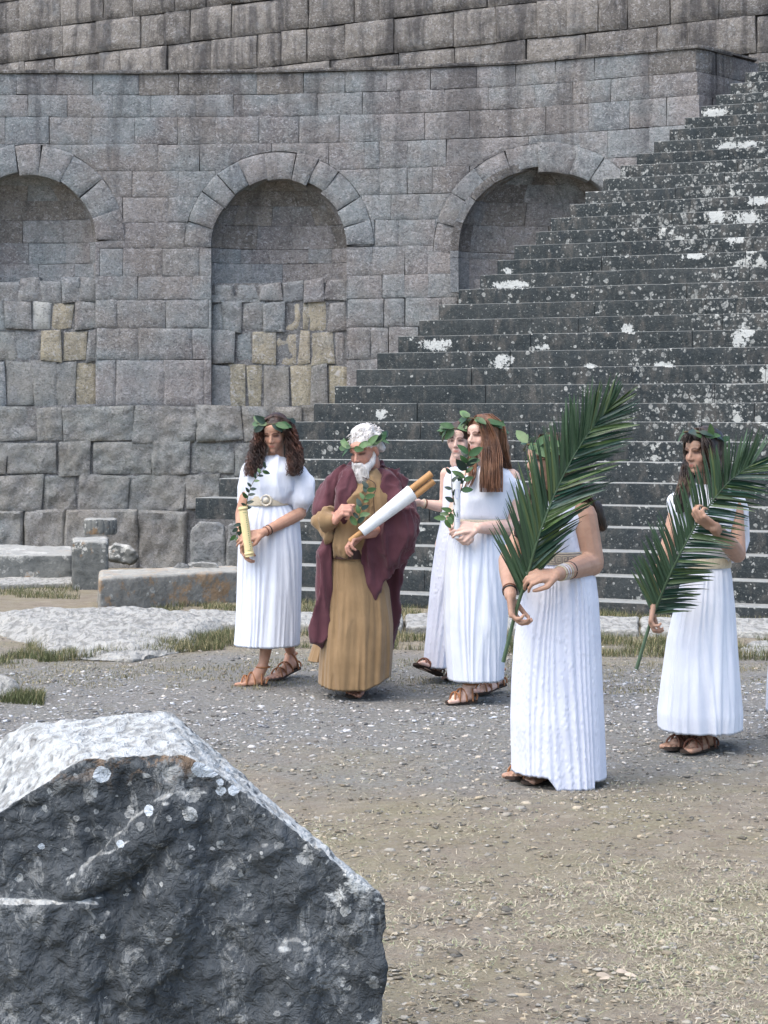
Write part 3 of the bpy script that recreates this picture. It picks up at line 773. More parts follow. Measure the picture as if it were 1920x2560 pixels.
# ------------------------------------------------------------------ people
class Person:
    def __init__(s, px, Y0, label, skin, scale=1.0):
        s.Y = Y0; s.F = FPX / Y0; s.x0 = (px - 960) / FPX * Y0; s.s = scale
        s.root = empty('person', (s.x0, Y0, 0), label, 'person'); s.skin = skin
        s.b = Solid(); s.paint = []
    def J(s, px, py, dy=0.0): return P(px, py, s.Y + dy)
    def head(s, px, py, dy, yaw, pitch=0, roll=0, k=1.0, chin=1.0):
        """px,py: centre of the head; yaw<0 turns the face to the left of the picture; pitch>0 looks down"""
        c = s.J(px, py, dy)
        Rm = Matrix.Rotation(yaw, 3, 'Z') @ Matrix.Rotation(roll, 3, 'Y') @ Matrix.Rotation(pitch, 3, 'X')
        R = np.array(Rm); s.hR = R; s.hc = c; s.hk = k
        T = lambda x, y, z: c + R @ (np.array([x, y, z]) * k)
        s.T = T; b = s.b; E = lambda p, r: b.ell(T(*p), np.array(r) * k, R)
        E((0, .022, .030), (.073, .092, .083)); E((0, -.018, -.020), (.060, .072, .078))
        E((0, -.022, -.062), (.046, .056, .044)); E((0, -.060, -.092), (.024, .026, .020 * chin))
        E((-.034, -.056, -.026), (.025, .022, .028)); E((.034, -.056, -.026), (.025, .022, .028)); E((0, -.068, -.062), (.030, .020, .026))
        E((0, -.066, .040), (.050, .026, .030))
        b.cap(T(-.038, -.078, .021), T(-.012, -.086, .019), .0085 * k, .009 * k); b.cap(T(.038, -.078, .021), T(.012, -.086, .019), .0085 * k, .009 * k)
        b.cap(T(0, -.084, .012), T(0, -.104, -.029), .0075 * k, .0100 * k)
        E((-.010, -.093, -.033), (.008, .010, .007)); E((.010, -.093, -.033), (.008, .010, .007))
        b.cap(T(-.012, -.082, -.059), T(.012, -.082, -.059), .0065 * k); b.cap(T(-.012, -.083, -.067), T(.012, -.083, -.067), .0070 * k)
        E((-.074, .008, -.008), (.010, .018, .028)); E((.074, .008, -.008), (.010, .018, .028))
        s.eyes = [(-.030, -.080, .002), (.030, -.080, .002)]
        s.headT = True
    def neck(s, base, r=.050):
        s.b.cap(s.T(0, .015, -.06), np.asarray(base) + np.array([0, 0, .02]), r * s.hk, (r + .008) * s.hk)
    def arm(s, sh, el, wr, k=1.0):
        s.b.cap(sh, el, .046 * k, .036 * k); m = np.asarray(el) * .7 + np.asarray(wr) * .3
        s.b.cap(el, m, .036 * k, .037 * k); s.b.cap(m, wr, .037 * k, .024 * k, )
    def hand(s, wr, d, n, curl=(.5, .8, .6), side=1, k=1.0, thumb=(.6, .5), spread=.04):
        """d: wrist to knuckles; n: palm side (fingers curl that way); side: on which side of the palm the thumb is"""
        d = norm(d); n = norm(np.asarray(n) - d * np.dot(n, d)); w = np.cross(d, n) * side; wr = np.asarray(wr)
        b = s.b; L = .082 * k
        for q in (-1, -.33, .33, 1):
            b.cap(wr + w * q * .016 * k, wr + d * L + w * q * .029 * k, .014 * k, .0115 * k)
        for i, (ln, off) in enumerate([(.92, 1.4), (1.02, .48), (.96, -.45), (.76, -1.35)]):
            p = wr + d * (L + (.006 if i in (1, 2) else -.004)) + w * off * .0205 * k; a = 0; dd = norm(d + w * off * spread)
            r = .0098 * k
            for sg, cu in zip((.042, .027, .021), curl):
                a += cu * (1 + .07 * i); dr = dd * math.cos(a) + n * math.sin(a); q = p + dr * sg * ln * k
                b.cap(p, q, r, r * .90, nu=9); p = q; r *= .90
        p = wr + d * .022 * k + w * .024 * k; t1 = norm(d * .6 + w * thumb[0] + n * .35); q = p + t1 * .042 * k; b.cap(p, q, .0165 * k, .0125 * k)
        t2 = norm(d * .85 + w * .05 + n * thumb[1]); q2 = q + t2 * .034 * k; b.cap(q, q2, .012 * k, .0105 * k)
        t3 = norm(d * .8 - w * .25 + n * (thumb[1] + .2)); b.cap(q2, q2 + t3 * .026 * k, .0105 * k, .0085 * k)
        s.lasthand = wr + d * L
    def foot(s, heel, toe, ankle, up=(0, 0, 1), leather='leather', k=1.0, side=1, knee=None, laces=3):
        heel = np.asarray(heel, float); toe = np.asarray(toe, float); d = norm(toe - heel); up = norm(np.asarray(up) - d * np.dot(up, d)); w = np.cross(d, up)
        L = np.linalg.norm(toe - heel); b = s.b; o = up * .018
        b.ell(heel + d * .03 * k + o + up * .022, (.030 * k, .030 * k, .028 * k))
        ball = heel + d * L * .70 + o
        b.cap(heel + d * .04 + o + up * .03, ball + up * .012, .030 * k, .024 * k)
        b.cap(np.asarray(ankle) + up * .0, heel + d * .055 + o + up * .030, .032 * k, .034 * k)
        b.cap(np.asarray(ankle) + d * .01, heel + d * L * .45 + o + up * .022, .028 * k, .026 * k)
        for q in (-1, 1): b.cap(heel + d * L * .35 + o + up * .006 + w * q * .012, ball + w * q * .022 * k, .022 * k, .020 * k)
        for i in range(5):
            off = (i - 2) * .0175 * k * side; ln = [1.0, 1.0, .95, .88, .80][i]; r = [.0125, .0098, .0092, .0088, .0088][i] * k
            st = heel + d * L * .70 + w * off + o; b.cap(st, heel + d * (L * ln - .004) + w * off * 1.05 + o - up * .003, r * 1.1, r)
        # sandal
        root = empty('sandal', (0, 0, 0)); root.parent = s.root
        prof = [(0, .020), (.04, .032), (.3, .030), (.5, .033), (.72, .045), (.88, .042), (.97, .028), (1.0, .010)]
        pts = []
        for t, h in prof: pts.append(heel + d * (t * (L + .02) - .012) + w * h * k * 1.0)
        for t, h in prof[::-1]: pts.append(heel + d * (t * (L + .02) - .012) - w * h * k)
        n_ = len(pts); top = [p + up * .016 for p in pts]; bot = [p + up * .002 for p in pts]
        me = mesh_from(top + bot, [list(range(n_))[::-1], list(range(n_, 2 * n_))] + [(i, (i + 1) % n_, n_ + (i + 1) % n_, n_ + i) for i in range(n_)])
        link('sole', me, M['sole'], root)
        def arc(t0, t1, h, r=.0045, w0=.040, w1=.040, ph=0):
            P_ = []
            for a in np.linspace(-.12, PI + .12, 15):
                u = (math.cos(a) + 1) / 2; tt = t0 * (1 - u) + t1 * u; ww = (w0 * (1 - u) + w1 * u)
                P_.append(heel + d * L * tt + w * math.cos(a) * ww * k + up * (.014 + (h + .012) * max(0, math.sin(a)) * k))
            return P_
        paths = [arc(.62, .80, .040), arc(.80, .60, .040), arc(.34, .62, .058, w0=.034), arc(.62, .34, .058, w1=.034)]
        if laces: paths += [arc(.12, .14, .078, w0=.036, w1=.036)]
        ank = np.asarray(ankle)
        ring = [ank - up * .004 + (d * math.cos(a) * .040 + w * math.sin(a) * .036) * k for a in np.linspace(0, 2 * PI, 17)]
        paths.append(ring)
        back = [heel - d * .004 + up * .02 + w * .03 * math.cos(a) - d * .012 * math.sin(a) + up * .03 * math.sin(a) for a in np.linspace(0, PI, 9)]
        paths.append(back)
        for p_ in paths:
            smoothmesh(link('strap', tubes([p_], [.0055 * k], 6), M[leather], root))
    def finish(s, voxel=.0048, brows=(.13, .08, .06), lips=(.70, .38, .38)):
        me = s.b.remesh(voxel, 2, .4); c = getco(me); col = np.ones((len(c), 3))
        q = (c - s.hc) @ s.hR / s.hk; fx, fy, fz = q[:, 0], q[:, 1], q[:, 2]; face = (fy < -.045) & (np.abs(fz) < .12)
        def blend(m, cc): col[:] = col * (1 - m[:, None]) + np.array(cc) * m[:, None]
        for sx in (-1, 1):
            dx = (fx - sx * .028) / .019; e = face * np.exp(-(dx ** 2) ** 2) * np.exp(-(((fz - .024 + .006 * dx * dx) / .0042) ** 2)); blend(np.clip(e * 1.6, 0, .95), brows)
            e = face * np.exp(-((fx - sx * .029) / .014) ** 4) * np.exp(-((fz - .002) / .0050) ** 2); blend(np.clip(e * 2.0, 0, .95), (.09, .055, .05))
            e = face * np.exp(-((fx - sx * .029) / .020) ** 4) * np.exp(-((fz - .006) / .013) ** 2); blend(np.clip(e * .3, 0, .3), (.62, .5, .48))
            e = face * np.exp(-((fx - sx * .036) / .020) ** 2) * np.exp(-((fz + .028) / .018) ** 2); blend(e * .25, (1.15, .82, .80))
        e = face * np.exp(-((fx) / .018) ** 4) * np.exp(-((fz + .0625) / .0085) ** 4); blend(e * .9, lips)
        e = face * np.exp(-((fx) / .020) ** 4) * np.exp(-((fz + .0625) / .0018) ** 2); blend(e * .35, (.35, .2, .2))
        e = face * np.exp(-((np.abs(fx) - .006) / .004) ** 2) * np.exp(-((fz + .040) / .003) ** 2); blend(e * .6, (.4, .28, .25))
        colattr(me, 'Col', col)
        return link('body', me, M[s.skin], s.root)
    def basics(s, pelvis, chest, shoulders, hips_y, feet, w=1.0):
        """hidden trunk and legs joining the visible parts into one figure"""
        b = s.b; pelvis = np.asarray(pelvis); chest = np.asarray(chest)
        mid = (pelvis + chest) / 2
        b.cap(pelvis, mid, .105 * w, .095 * w); b.cap(mid, chest, .095 * w, .110 * w)
        for sh in shoulders: b.cap(chest + np.array([0, 0, .03]), sh, .085 * w, .050 * w)
        for an, kn in feet:
            hp = pelvis + np.array([.06 * np.sign(an[0] - pelvis[0] + 1e-6), 0, -.05]); b.cap(hp, kn, .080 * w, .055 * w); 
            mm = np.asarray(kn) * .72 + np.asarray(an) * .28; b.cap(kn, mm, .050 * w, .050 * w); b.cap(mm, an, .050 * w, .031 * w)

def skirt(s, levels, m, name='skirt', nth=260, nz=70, folds=26, amp=(.004, .028), seed=1, hem=.010, sharp=1.0, bottom=None, power=2.2, drift=.5):
    """levels: (py, xl, xr, depth, dy) outline of the cloth in the photograph, depth in metres"""
    L = sorted(levels); ys = np.array([l[0] for l in L], float)
    rows = []
    zs = np.linspace(0, 1, nz); V = np.zeros((nz, nth, 3)); th = np.linspace(0, 2 * PI, nth, endpoint=False)
    for i, t in enumerate(zs):
        py = ys[0] + (ys[-1] - ys[0]) * t
        xl, xr, dp, dy = [np.interp(py, ys, [l[k] for l in L]) for k in (1, 2, 3, 4)]
        A = s.J(xl, py, dy); B = s.J(xr, py, dy); c = (A + B) / 2; rx = (B[0] - A[0]) / 2
        cs, sn = np.cos(th), np.sin(th); e = 2 / power
        X = rx * np.sign(cs) * np.abs(cs) ** e; Y_ = -dp * np.sign(sn) * np.abs(sn) ** e
        u = th * folds / (2 * PI) + drift * (vnoise(np.stack([np.cos(th) * 2.5, np.sin(th) * 2.5, np.full(nth, t * .9)], -1), seed) - .5) * 7
        f1 = np.cos(2 * PI * u) ; f1 = np.sign(f1) * np.abs(f1) ** (1 / (1 + sharp * .6))
        big = vnoise(np.stack([np.cos(th) * 2.6, np.sin(th) * 2.6, np.full(nth, t * .8 + 5)], -1), seed + 3) - .5
        sml = vnoise(np.stack([np.cos(th) * 14, np.sin(th) * 14, np.full(nth, t * 2 + 9)], -1), seed + 5) - .5
        am = amp[0] + (amp[1] - amp[0]) * t ** .8
        w8 = .35 + 1.3 * vnoise(np.stack([np.cos(th) * 3, np.sin(th) * 3, np.full(nth, t * .6)], -1), seed + 9)
        br = ridge(vnoise(np.stack([np.cos(th) * 3.4, np.sin(th) * 3.4, np.full(nth, t * .55 + 3)], -1), seed + 31)) - .55; br2 = ridge(vnoise(np.stack([np.cos(th) * 7, np.sin(th) * 7, np.full(nth, t * .8 + 3)], -1), seed + 37)) - .55; k = amp[0] * .65 * f1 * w8 * (1 - .35 * t) * min(1, .3 + t * 6) + (am - amp[0]) * (1.35 * br + .75 * br2 + .13 * f1 * w8 + .35 * sml)
        nx, ny = cs / max(rx, .02), -sn / max(dp, .02); nn = np.hypot(nx, ny); nx, ny = nx / nn, ny / nn
        lateral = (1 - np.abs(nx)) * .8 + .2                # keep the outline where it is in the photograph
        V[i, :, 0] = c[0] + X + nx * (k * lateral - am * .3 * np.abs(nx)); V[i, :, 1] = c[1] + Y_ + ny * k; V[i, :, 2] = c[2]
        if bottom is not None and t > .6:
            dz = bottom(c[0] + X, th, s) ; V[i, :, 2] += dz * ((t - .6) / .4) ** 1.5
    V[-1, :, 2] += .006 * (vnoise(np.stack([np.cos(th) * 9, np.sin(th) * 9, th * 0], -1), seed + 20) - .5)
    cen = V[-1].mean(0); inner = V[-1] + (cen - V[-1]) * .04 + np.array([0, 0, .012])
    V = np.concatenate([V, inner[None]], 0)
    idx = np.arange((nz + 1) * nth).reshape(nz + 1, nth); nx_ = np.roll(idx, -1, 1)
    F = np.stack([idx[:-1], idx[1:], nx_[1:], nx_[:-1]], -1).reshape(-1, 4)
    return smoothmesh(link(name, fastmesh(V.reshape(-1, 3), F, 4), m, s.root))

def cloth_solid(s, solid, m, name, voxel=.010, folds=None, seed=0, amp=.012, smooth=4, fx=16, fz=4, cut=None):
    me = solid.remesh(voxel, smooth, .5)
    def fn(c, n):
        q = c - np.array([s.x0, s.Y, 0]); w = (vnoise(q * 3, seed + 7) - .5)[:, None] * np.array([.12, .12, .3])
        q = q + w
        a = ridge(vnoise(q * np.array([fx, fx, fz]), seed)) ** 2.5 - .35; b = ridge(vnoise(q * np.array([fx * 2.2, fx * 2.2, fz * 1.8]), seed + 1)) ** 2 - .4
        r = amp * (a + .4 * b)
        if folds is not None: r = r + folds(q, c)
        return r
    displace(me, fn)
    return link(name, me, m, s.root)

def hair(s, name, m, paths, r=.0035, shell=None, sides=5):
    if shell is not None:
        me = shell.remesh(.009, 3)
        displace(me, lambda c, n: .009 * (ridge(vnoise(c * np.array([60, 60, 9]), 3)) - .5) + .006 * (vnoise(c * 40, 5) - .5))
        o = link(name, me, m, s.root)
        if paths:
            rr = [np.full(len(p), r) * np.linspace(1.1, .35, len(p)) for p in paths]
            smoothmesh(link('hair_strands', tubes(paths, rr, sides), m, s.root))
        return o

def leafmesh(L, W, bend=.12, fold=.18, n=7, twist=0):
    v = []; f = []
    for i in range(n):
        t = i / (n - 1); w = W / 2 * math.sin(PI * min(1, t ** .8 * .97 + .015)) ** .75 if 0 < t < 1 else .0008
        z = -bend * L * t * t; a = twist * t
        for sgn in (-1, 0, 1):
            x = sgn * w; zz = z + abs(sgn) * w * fold
            v.append((x * math.cos(a) - (zz - z) * math.sin(a), L * t, z + x * math.sin(a) + (zz - z) * math.cos(a)))
    for i in range(n - 1):
        for j in range(2): a = i * 3 + j; f.append((a, a + 1, a + 4, a + 3))
    return mesh_from(v, f, True)
LEAFS = [leafmesh(.075, .036), leafmesh(.068, .030, .25), leafmesh(.080, .040, .05, .3), leafmesh(.060, .032, .3, .1)]
for i, me in enumerate(LEAFS): me['local'] = 1
def leafobj(parent, pos, d, up, m, me=None, k=1.0, name='leaf'):
    """a leaf lying along d with its upper side towards up"""
    me = (me or random.choice(LEAFS)); key = me.name + m
    if key not in LC: c = me.copy(); c.materials.clear(); c.materials.append(M[m]); c['local'] = 1; LC[key] = c
    o = bpy.data.objects.new(name, LC[key]); COL.objects.link(o); o.parent = parent
    y = Vector(norm(d)); z = Vector(up); z = (z - y * z.dot(y)); z = z.normalized() if z.length > 1e-4 else y.orthogonal().normalized(); x = y.cross(z)
    R = Matrix((x, y, z)).transposed().to_4x4(); L = parent_loc(parent)
    o.matrix_local = Matrix.Translation(Vector(pos) - L) @ R @ Matrix.Scale(k, 4)
    return o
LC = {}

def wreath(s, label, tilt=.25, n=26, seed=0, rx=.094, ry=.112, cz=.052, mats=('leaf', 'leaf', 'leaf2', 'leaf_dk'), lift=.35, k=1.0, extra=()):
    rs = random.Random(seed); c = s.T(0, .015, cz); root = empty('laurel_wreath', tuple(c), label, 'wreath', 'laurel wreaths worn on the head')
    R = s.hR; hk = s.hk
    def pt(a, h=0, o=0): return s.T((rx + o) * math.cos(a), .015 + (ry + o) * math.sin(a), cz + tilt * .1 * math.sin(a) + h)
    smoothmesh(link('twig', tubes([[pt(a) for a in np.linspace(0, 2 * PI, 40)]], [.004], 6), M['twig'], root))
    for i in range(n):
        a = 2 * PI * i / n + rs.uniform(-.1, .1); p = pt(a, rs.uniform(-.008, .008)); q = pt(a + .12)
        tan = norm(q - p) * (1 if math.cos(a) > -2 else -1); outw = norm(p - pt(a, 0, -.05)); upv = R @ np.array([0, 0, 1.])
        if math.sin(a) < 0 or True: tan = tan * (1 if (math.cos(a) > 0) == (math.sin(a) < 0) or math.sin(a) > 0 else -1)
        d = norm(tan * rs.uniform(.7, 1) + outw * rs.uniform(.05, .55) + upv * rs.uniform(-.30, .10 + lift))
        leafobj(root, p, d, norm(outw + upv * rs.uniform(.2, 1.4) + rs.uniform(-.5, .5) * tan), rs.choice(mats), k=k * rs.uniform(.75, 1.25))
    for (px, py, dy, dx, dz, m, kk) in extra:
        leafobj(root, s.J(px, py, dy), (dx, -.25, dz), (0, -1, .3), m, LEAFS[2], kk)
    return root

def sprig(name, label, pts, leaves, mats, k=1.0, seed=0, r=.003):
    """a leafy twig along pts (world); leaves: (t, side angle, tilt)"""
    rs = random.Random(seed); path = bez(pts, 20); root = empty(name, tuple(path[0]), label, 'branch', 'laurel sprigs held with the scrolls')
    smoothmesh(link('stem', tubes([path], [np.linspace(r, r * .5, 20)], 6), M['twig'], root))
    for i in range(leaves):
        t = .12 + .88 * i / max(1, leaves - 1); j = min(18, int(t * 19)); p = path[j]; d = norm(path[min(19, j + 1)] - path[max(0, j - 1)])
        side = np.cross(d, [0, -1, 0]) * (1 if i % 2 else -1)
        dd = norm(d * rs.uniform(.3, .9) + side * rs.uniform(.5, 1.0) + np.array([0, rs.uniform(-.6, .2), 0])); 
        leafobj(root, p, dd, (rs.uniform(-.6, .6), -1, rs.uniform(-.2, .8)), rs.choice(mats), k=k * rs.uniform(.75, 1.1))
    return root

def cyl_between(p0, p1, r0, r1=None, n=18, inset=0):
    r1 = r1 or r0; p0 = np.asarray(p0); p1 = np.asarray(p1); d = norm(p1 - p0); a = norm(np.cross(d, [0, .9, .3])); b = np.cross(d, a); v = []
    for p, r in ((p0, r0), (p1, r1)):
        for i in range(n): t = 2 * PI * i / n; v.append(p + (a * math.cos(t) + b * math.sin(t)) * r)
    f = [(i, (i + 1) % n, n + (i + 1) % n, n + i) for i in range(n)]
    f += [list(range(n))[::-1], list(range(n, 2 * n))]
    return mesh_from(v, f, True)
def spiral(p0, d, r, w=.004, turns=2.2, k=40):
    d = norm(d); a = norm(np.cross(d, [0, .9, .3])); b = np.cross(d, a)
    return [p0 + (a * math.cos(t) + b * math.sin(t)) * r * (.35 + .65 * t / (turns * 2 * PI)) for t in np.linspace(0, turns * 2 * PI, k)]

def strands(s, n, rootfn, pathfn, seed=0):
    rs = random.Random(seed); out = []
    for i in range(n): out.append(pathfn(rs, i / n))
    return out
# ------------------------------------------------------------------ building the figures
def lock(pts, hw, hd, n, curl=0., turns=5, seed=0, k=26, r=.0032, ragged=.12):
    """a lock of hair: strands that follow pts (world points) within half width hw and half depth hd"""
    rs = np.random.RandomState(seed); base = bez(pts, k); hw = np.interp(np.linspace(0, 1, k), np.linspace(0, 1, len(hw)), hw); out = []
    for i in range(n):
        a, b = rs.uniform(-1, 1, 2); e = 1 - abs(rs.normal(0, ragged)); m = max(6, int(k * min(1, e)))
        ph = rs.uniform(0, 2 * PI); tr = turns * rs.uniform(.8, 1.25); t = np.linspace(0, 1, k)
        q = base.copy(); cr = curl * np.minimum(1, t * 3) * rs.uniform(.6, 1.4)
        q[:, 0] += a * hw + np.cos(ph + t * tr * 2 * PI) * cr; q[:, 1] += b * hd + np.sin(ph + t * tr * 2 * PI) * cr
        q[:, 2] += .3 * np.sin(ph * 2 + t * tr * 2 * PI) * cr; out.append(q[:m])
    return out
def band(s, y0, y1, xl, xr, dp, dy, m, name, th=.006, sag=0, z2=None):
    n = 56; V = []; F = []
    for j, (py, o) in enumerate([(y0, 0), (y0, th), ((y0 + y1) / 2, th * 1.3), (y1, th), (y1, 0)]):
        A = s.J(xl, py, dy); B = s.J(xr, py, dy); c = (A + B) / 2; rx = (B[0] - A[0]) / 2
        for i in range(n):
            t = 2 * PI * i / n; e = 2 / 2.2; cs, sn = math.cos(t), math.sin(t)
            V.append((c[0] + (rx + o) * math.copysign(abs(cs) ** e, cs), c[1] - (dp + o) * math.copysign(abs(sn) ** e, sn), c[2] - sag * max(0, sn)))
    for j in range(4):
        for i in range(n): a = j * n; F.append((a + i, a + n + i, a + n + (i + 1) % n, a + (i + 1) % n))
    return smoothmesh(link(name, mesh_from(V, F), m, s.root), 60)
def bodice(s, levels, sleeves, m, name='bodice', **kw):
    S_ = Solid(); secs = []
    for py, xl, xr, dp, dy in sorted(levels, reverse=True):
        A = s.J(xl, py, dy); B = s.J(xr, py, dy); secs.append(((A + B) / 2, (B[0] - A[0]) / 2, dp, 0))
    S_.loft(secs, p=2.3)
    for ch in sleeves:
        for a, b in zip(ch[:-1], ch[1:]): S_.cap(s.J(*a[:3]), s.J(*b[:3]), a[3], b[3])
    return cloth_solid(s, S_, m, name, **kw)
def wristband(s, p0, p1, t, r, m, name='bracelet', th=.004, w=1):
    p0 = np.asarray(p0); p1 = np.asarray(p1); d = norm(p1 - p0); c = p0 + (p1 - p0) * t; a = norm(np.cross(d, [0, .9, .3])); b = np.cross(d, a)
    smoothmesh(link(name, tubes([[c + (a * math.cos(q) + b * math.sin(q)) * r for q in np.linspace(0, 2 * PI, 25)]], [th], 6), M[m], s.root))
def hairobj(s, name, m, shell, paths, r=.0032, sides=4):
    me = shell.remesh(.009, 3)
    displace(me, lambda c, n: .007 * (ridge(vnoise(c * np.array([70, 70, 10]), 3)) - .5) + .005 * (vnoise(c * 45, 5) - .5))
    link(name, me, m, s.root)
    rr = [np.full(len(p), r) * np.linspace(1.1, .45, len(p)) for p in paths]
    smoothmesh(link('hair_strands', tubes(paths, rr, sides), m, s.root))

# ---- the woman with the yellow scroll
a = Person(670, 13.2, 'person with long curly dark hair and lowered eyes, white dress with a round belt buckle', 'skin_tan')
a.head(687, 1084, -.02, math.radians(-14), math.radians(14), k=.94)
a.neck(a.J(688, 1150, .02), .048)
ls, rs_ = a.J(634, 1172), a.J(742, 1170)
le, lw = a.J(602, 1285, -.03), a.J(607, 1352, -.17)
re, rw = a.J(750, 1284, -.04), a.J(655, 1333, -.24)
a.arm(ls, le, lw, .95); a.arm(rs_, re, rw, 1.06)
a.hand(lw, (.10, -.35, -.9), (.75, -.35, .1), (.35, .5, .4), side=-1, k=.95)
a.hand(rw, (-.93, -.15, -.22), (-.1, .75, -.6), (.25, .45, .35), side=1, k=1.0, thumb=(.5, .3), spread=.09)
f1h, f1t = G(664, 1716, .0), G(590, 1716, .0); f2h, f2t = G(742, 1692, .0) + np.array([0, 0, .045]), G(680, 1704, .0)
an1, an2 = f1h + np.array([-.015, 0, .12]), f2h + np.array([-.035, 0, .10])
kn1, kn2 = a.J(678, 1540, -.05), a.J(700, 1540, .05)
a.foot(f1h, f1t, an1, knee=kn1); a.foot(f2h, f2t, an2, knee=kn2, side=-1)
a.basics(a.J(676, 1320, .03), a.J(684, 1200, .02), [ls, rs_], 0, [(an1, kn1), (an2, kn2)], .92)
a.finish()
skirt(a, [(1256, 624, 722, .115, 0), (1275, 610, 738, .13, 0), (1300, 597, 750, .15, 0), (1380, 593, 756, .18, 0), (1486, 590, 755, .20, 0), (1559, 587, 753, .21, 0), (1612, 583, 751, .22, 0)], M['white'], folds=22, amp=(.005, .020), seed=11)
bodice(a, [(1262, 622, 722, .115, 0), (1243, 613, 733, .135, 0), (1215, 611, 742, .14, 0), (1180, 618, 752, .13, 0), (1158, 634, 742, .11, .01), (1146, 655, 722, .085, .01), (1141, 664, 712, .07, .01)],
       [[(632, 1172, 0, .055), (616, 1220, -.01, .050), (612, 1252, -.01, .036)], [(736, 1172, 0, .058), (759, 1216, -.03, .066), (757, 1248, -.045, .064), (750, 1270, -.01, .050)], [(700, 1238, -.05, .045), (728, 1245, -.02, .05)]],
       M['white'], voxel=.009, amp=.018, seed=21, fx=11, fz=3.0, smooth=4)
band(a, 1239, 1262, 620, 722, .126, 0, M['belt_beige'], 'belt', .008)
bk = a.J(665, 1251, -.138)
smoothmesh(link('belt_buckle', tubes([[bk + np.array([math.cos(t) * .030, 0, math.sin(t) * .030]) for t in np.linspace(0, 2 * PI, 30)]], [.006], 8), M['cream'], a.root))
smoothmesh(link('belt_buckle', cyl_between(bk + np.array([0, -.004, 0]), bk + np.array([0, .004, 0]), .018), M['cream'], a.root))
sh = Solid(); T = a.T
sh.ell(T(0, .030, .042), np.array([.083, .098, .083]) * .94, a.hR)
for sg, gx in ((-1, [(656, 1078), (648, 1110), (640, 1150), (633, 1185)]), (1, [(722, 1078), (733, 1110), (738, 1150), (733, 1182)])):
    pts = [a.J(x, y, d) for (x, y), d in zip(gx, (.0, -.01, -.06, -.11))]; sh.chain([T(sg * .06, .02, .06)] + pts, [.035, .032, .036, .036, .022])
sh.chain([T(0, .06, .05), a.J(690, 1110, .08), a.J(690, 1165, .10)], [.07, .07, .04])
ps = []
for i, (g0, w_) in enumerate([([(686, 1040), (660, 1056), (650, 1090), (643, 1130), (634, 1165), (626, 1196)], (.02, .03, .035, .050, .052, .035)), ([(692, 1040), (718, 1056), (728, 1090), (737, 1130), (738, 1165), (732, 1194)], (.02, .03, .035, .048, .050, .038))]):
    ps += lock([a.J(x, y, d) for (x, y), d in zip(g0, (-.02, -.03, -.04, -.06, -.10, -.13))], w_, .04, 150, .011, 6, i + 5)
ps += lock([a.J(690, 1040, .0), a.J(690, 1080, .1), a.J(690, 1170, .12)], (.04, .07, .07), .02, 60, .01, 5, 9)
hairobj(a, 'hair', M['hair_a'], sh, ps, .0030)
wreath(a, 'laurel wreath on the long curly dark hair of the woman with the yellow scroll', tilt=-.2, seed=3, n=42, cz=.066, rx=.094, ry=.110)
wristband(a, rw, re, .10, .027, 'leather_dk'); wristband(a, rw, re, .18, .028, 'black')
# her scroll and sprig
sc0, sc1 = a.J(624, 1392, -.27), a.J(607, 1266, -.25)
r = empty('scroll', tuple(sc0), 'pale yellow rolled scroll with green print, clasped in both hands against a white dress', 'scroll')
M['paper_y'] = plain('pale yellow parchment', (.66, .56, .30), .8, .2, 30, .002, .05)
d = norm(sc1 - sc0); smoothmesh(link('parchment', cyl_between(sc0, sc1, .026), M['paper_y'], r), 40)
for t in (.04, .93): link('rim', cyl_between(sc0 + (sc1 - sc0) * t, sc0 + (sc1 - sc0) * (t + .05), .0285), M['paper_y'], r)
M['print'] = plain('green print', (.10, .20, .10), .8, .1)
V = []; F = []
for i in range(16):
    t = .16 + .70 * i / 16; c = sc0 + (sc1 - sc0) * t + np.array([.012, -.0245, 0]); w_ = random.uniform(.003, .006); h = .0022
    for (dx, dz) in ((-w_, -h), (w_, -h), (w_, h), (-w_, h)): V.append(c + np.array([dx, abs(dx) * .1 + (.001 if dx > 0 else 0), 0]) + d * dz)
    F.append((4 * i, 4 * i + 1, 4 * i + 2, 4 * i + 3))
for t0 in (.13, .88):
    k = len(V); c = sc0 + (sc1 - sc0) * t0 + np.array([.008, -.0262, 0])
    for (dx, dz) in ((-.012, -.0012), (.010, -.0012), (.010, .0012), (-.012, .0012)): V.append(c + np.array([dx, 0, 0]) + d * dz)
    F.append((k, k + 1, k + 2, k + 3))
link('printed_line', mesh_from(V, F), M['print'], r)
sprig('laurel_sprig', 'dark thin laurel sprig rising from the yellow scroll across a white bodice', [a.J(612, 1290, -.24), a.J(618, 1250, -.25), a.J(633, 1205, -.22), a.J(668, 1165, -.2)], 15, ('leaf_dk', 'leaf_dk', 'leaf'), .60, 4)
sprig('laurel_sprig', 'bunch of dark laurel leaves hanging out left of the yellow scroll', [a.J(612, 1300, -.22), a.J(596, 1320, -.2), a.J(588, 1346, -.2)], 7, ('leaf_dk', 'leaf'), .85, 5)

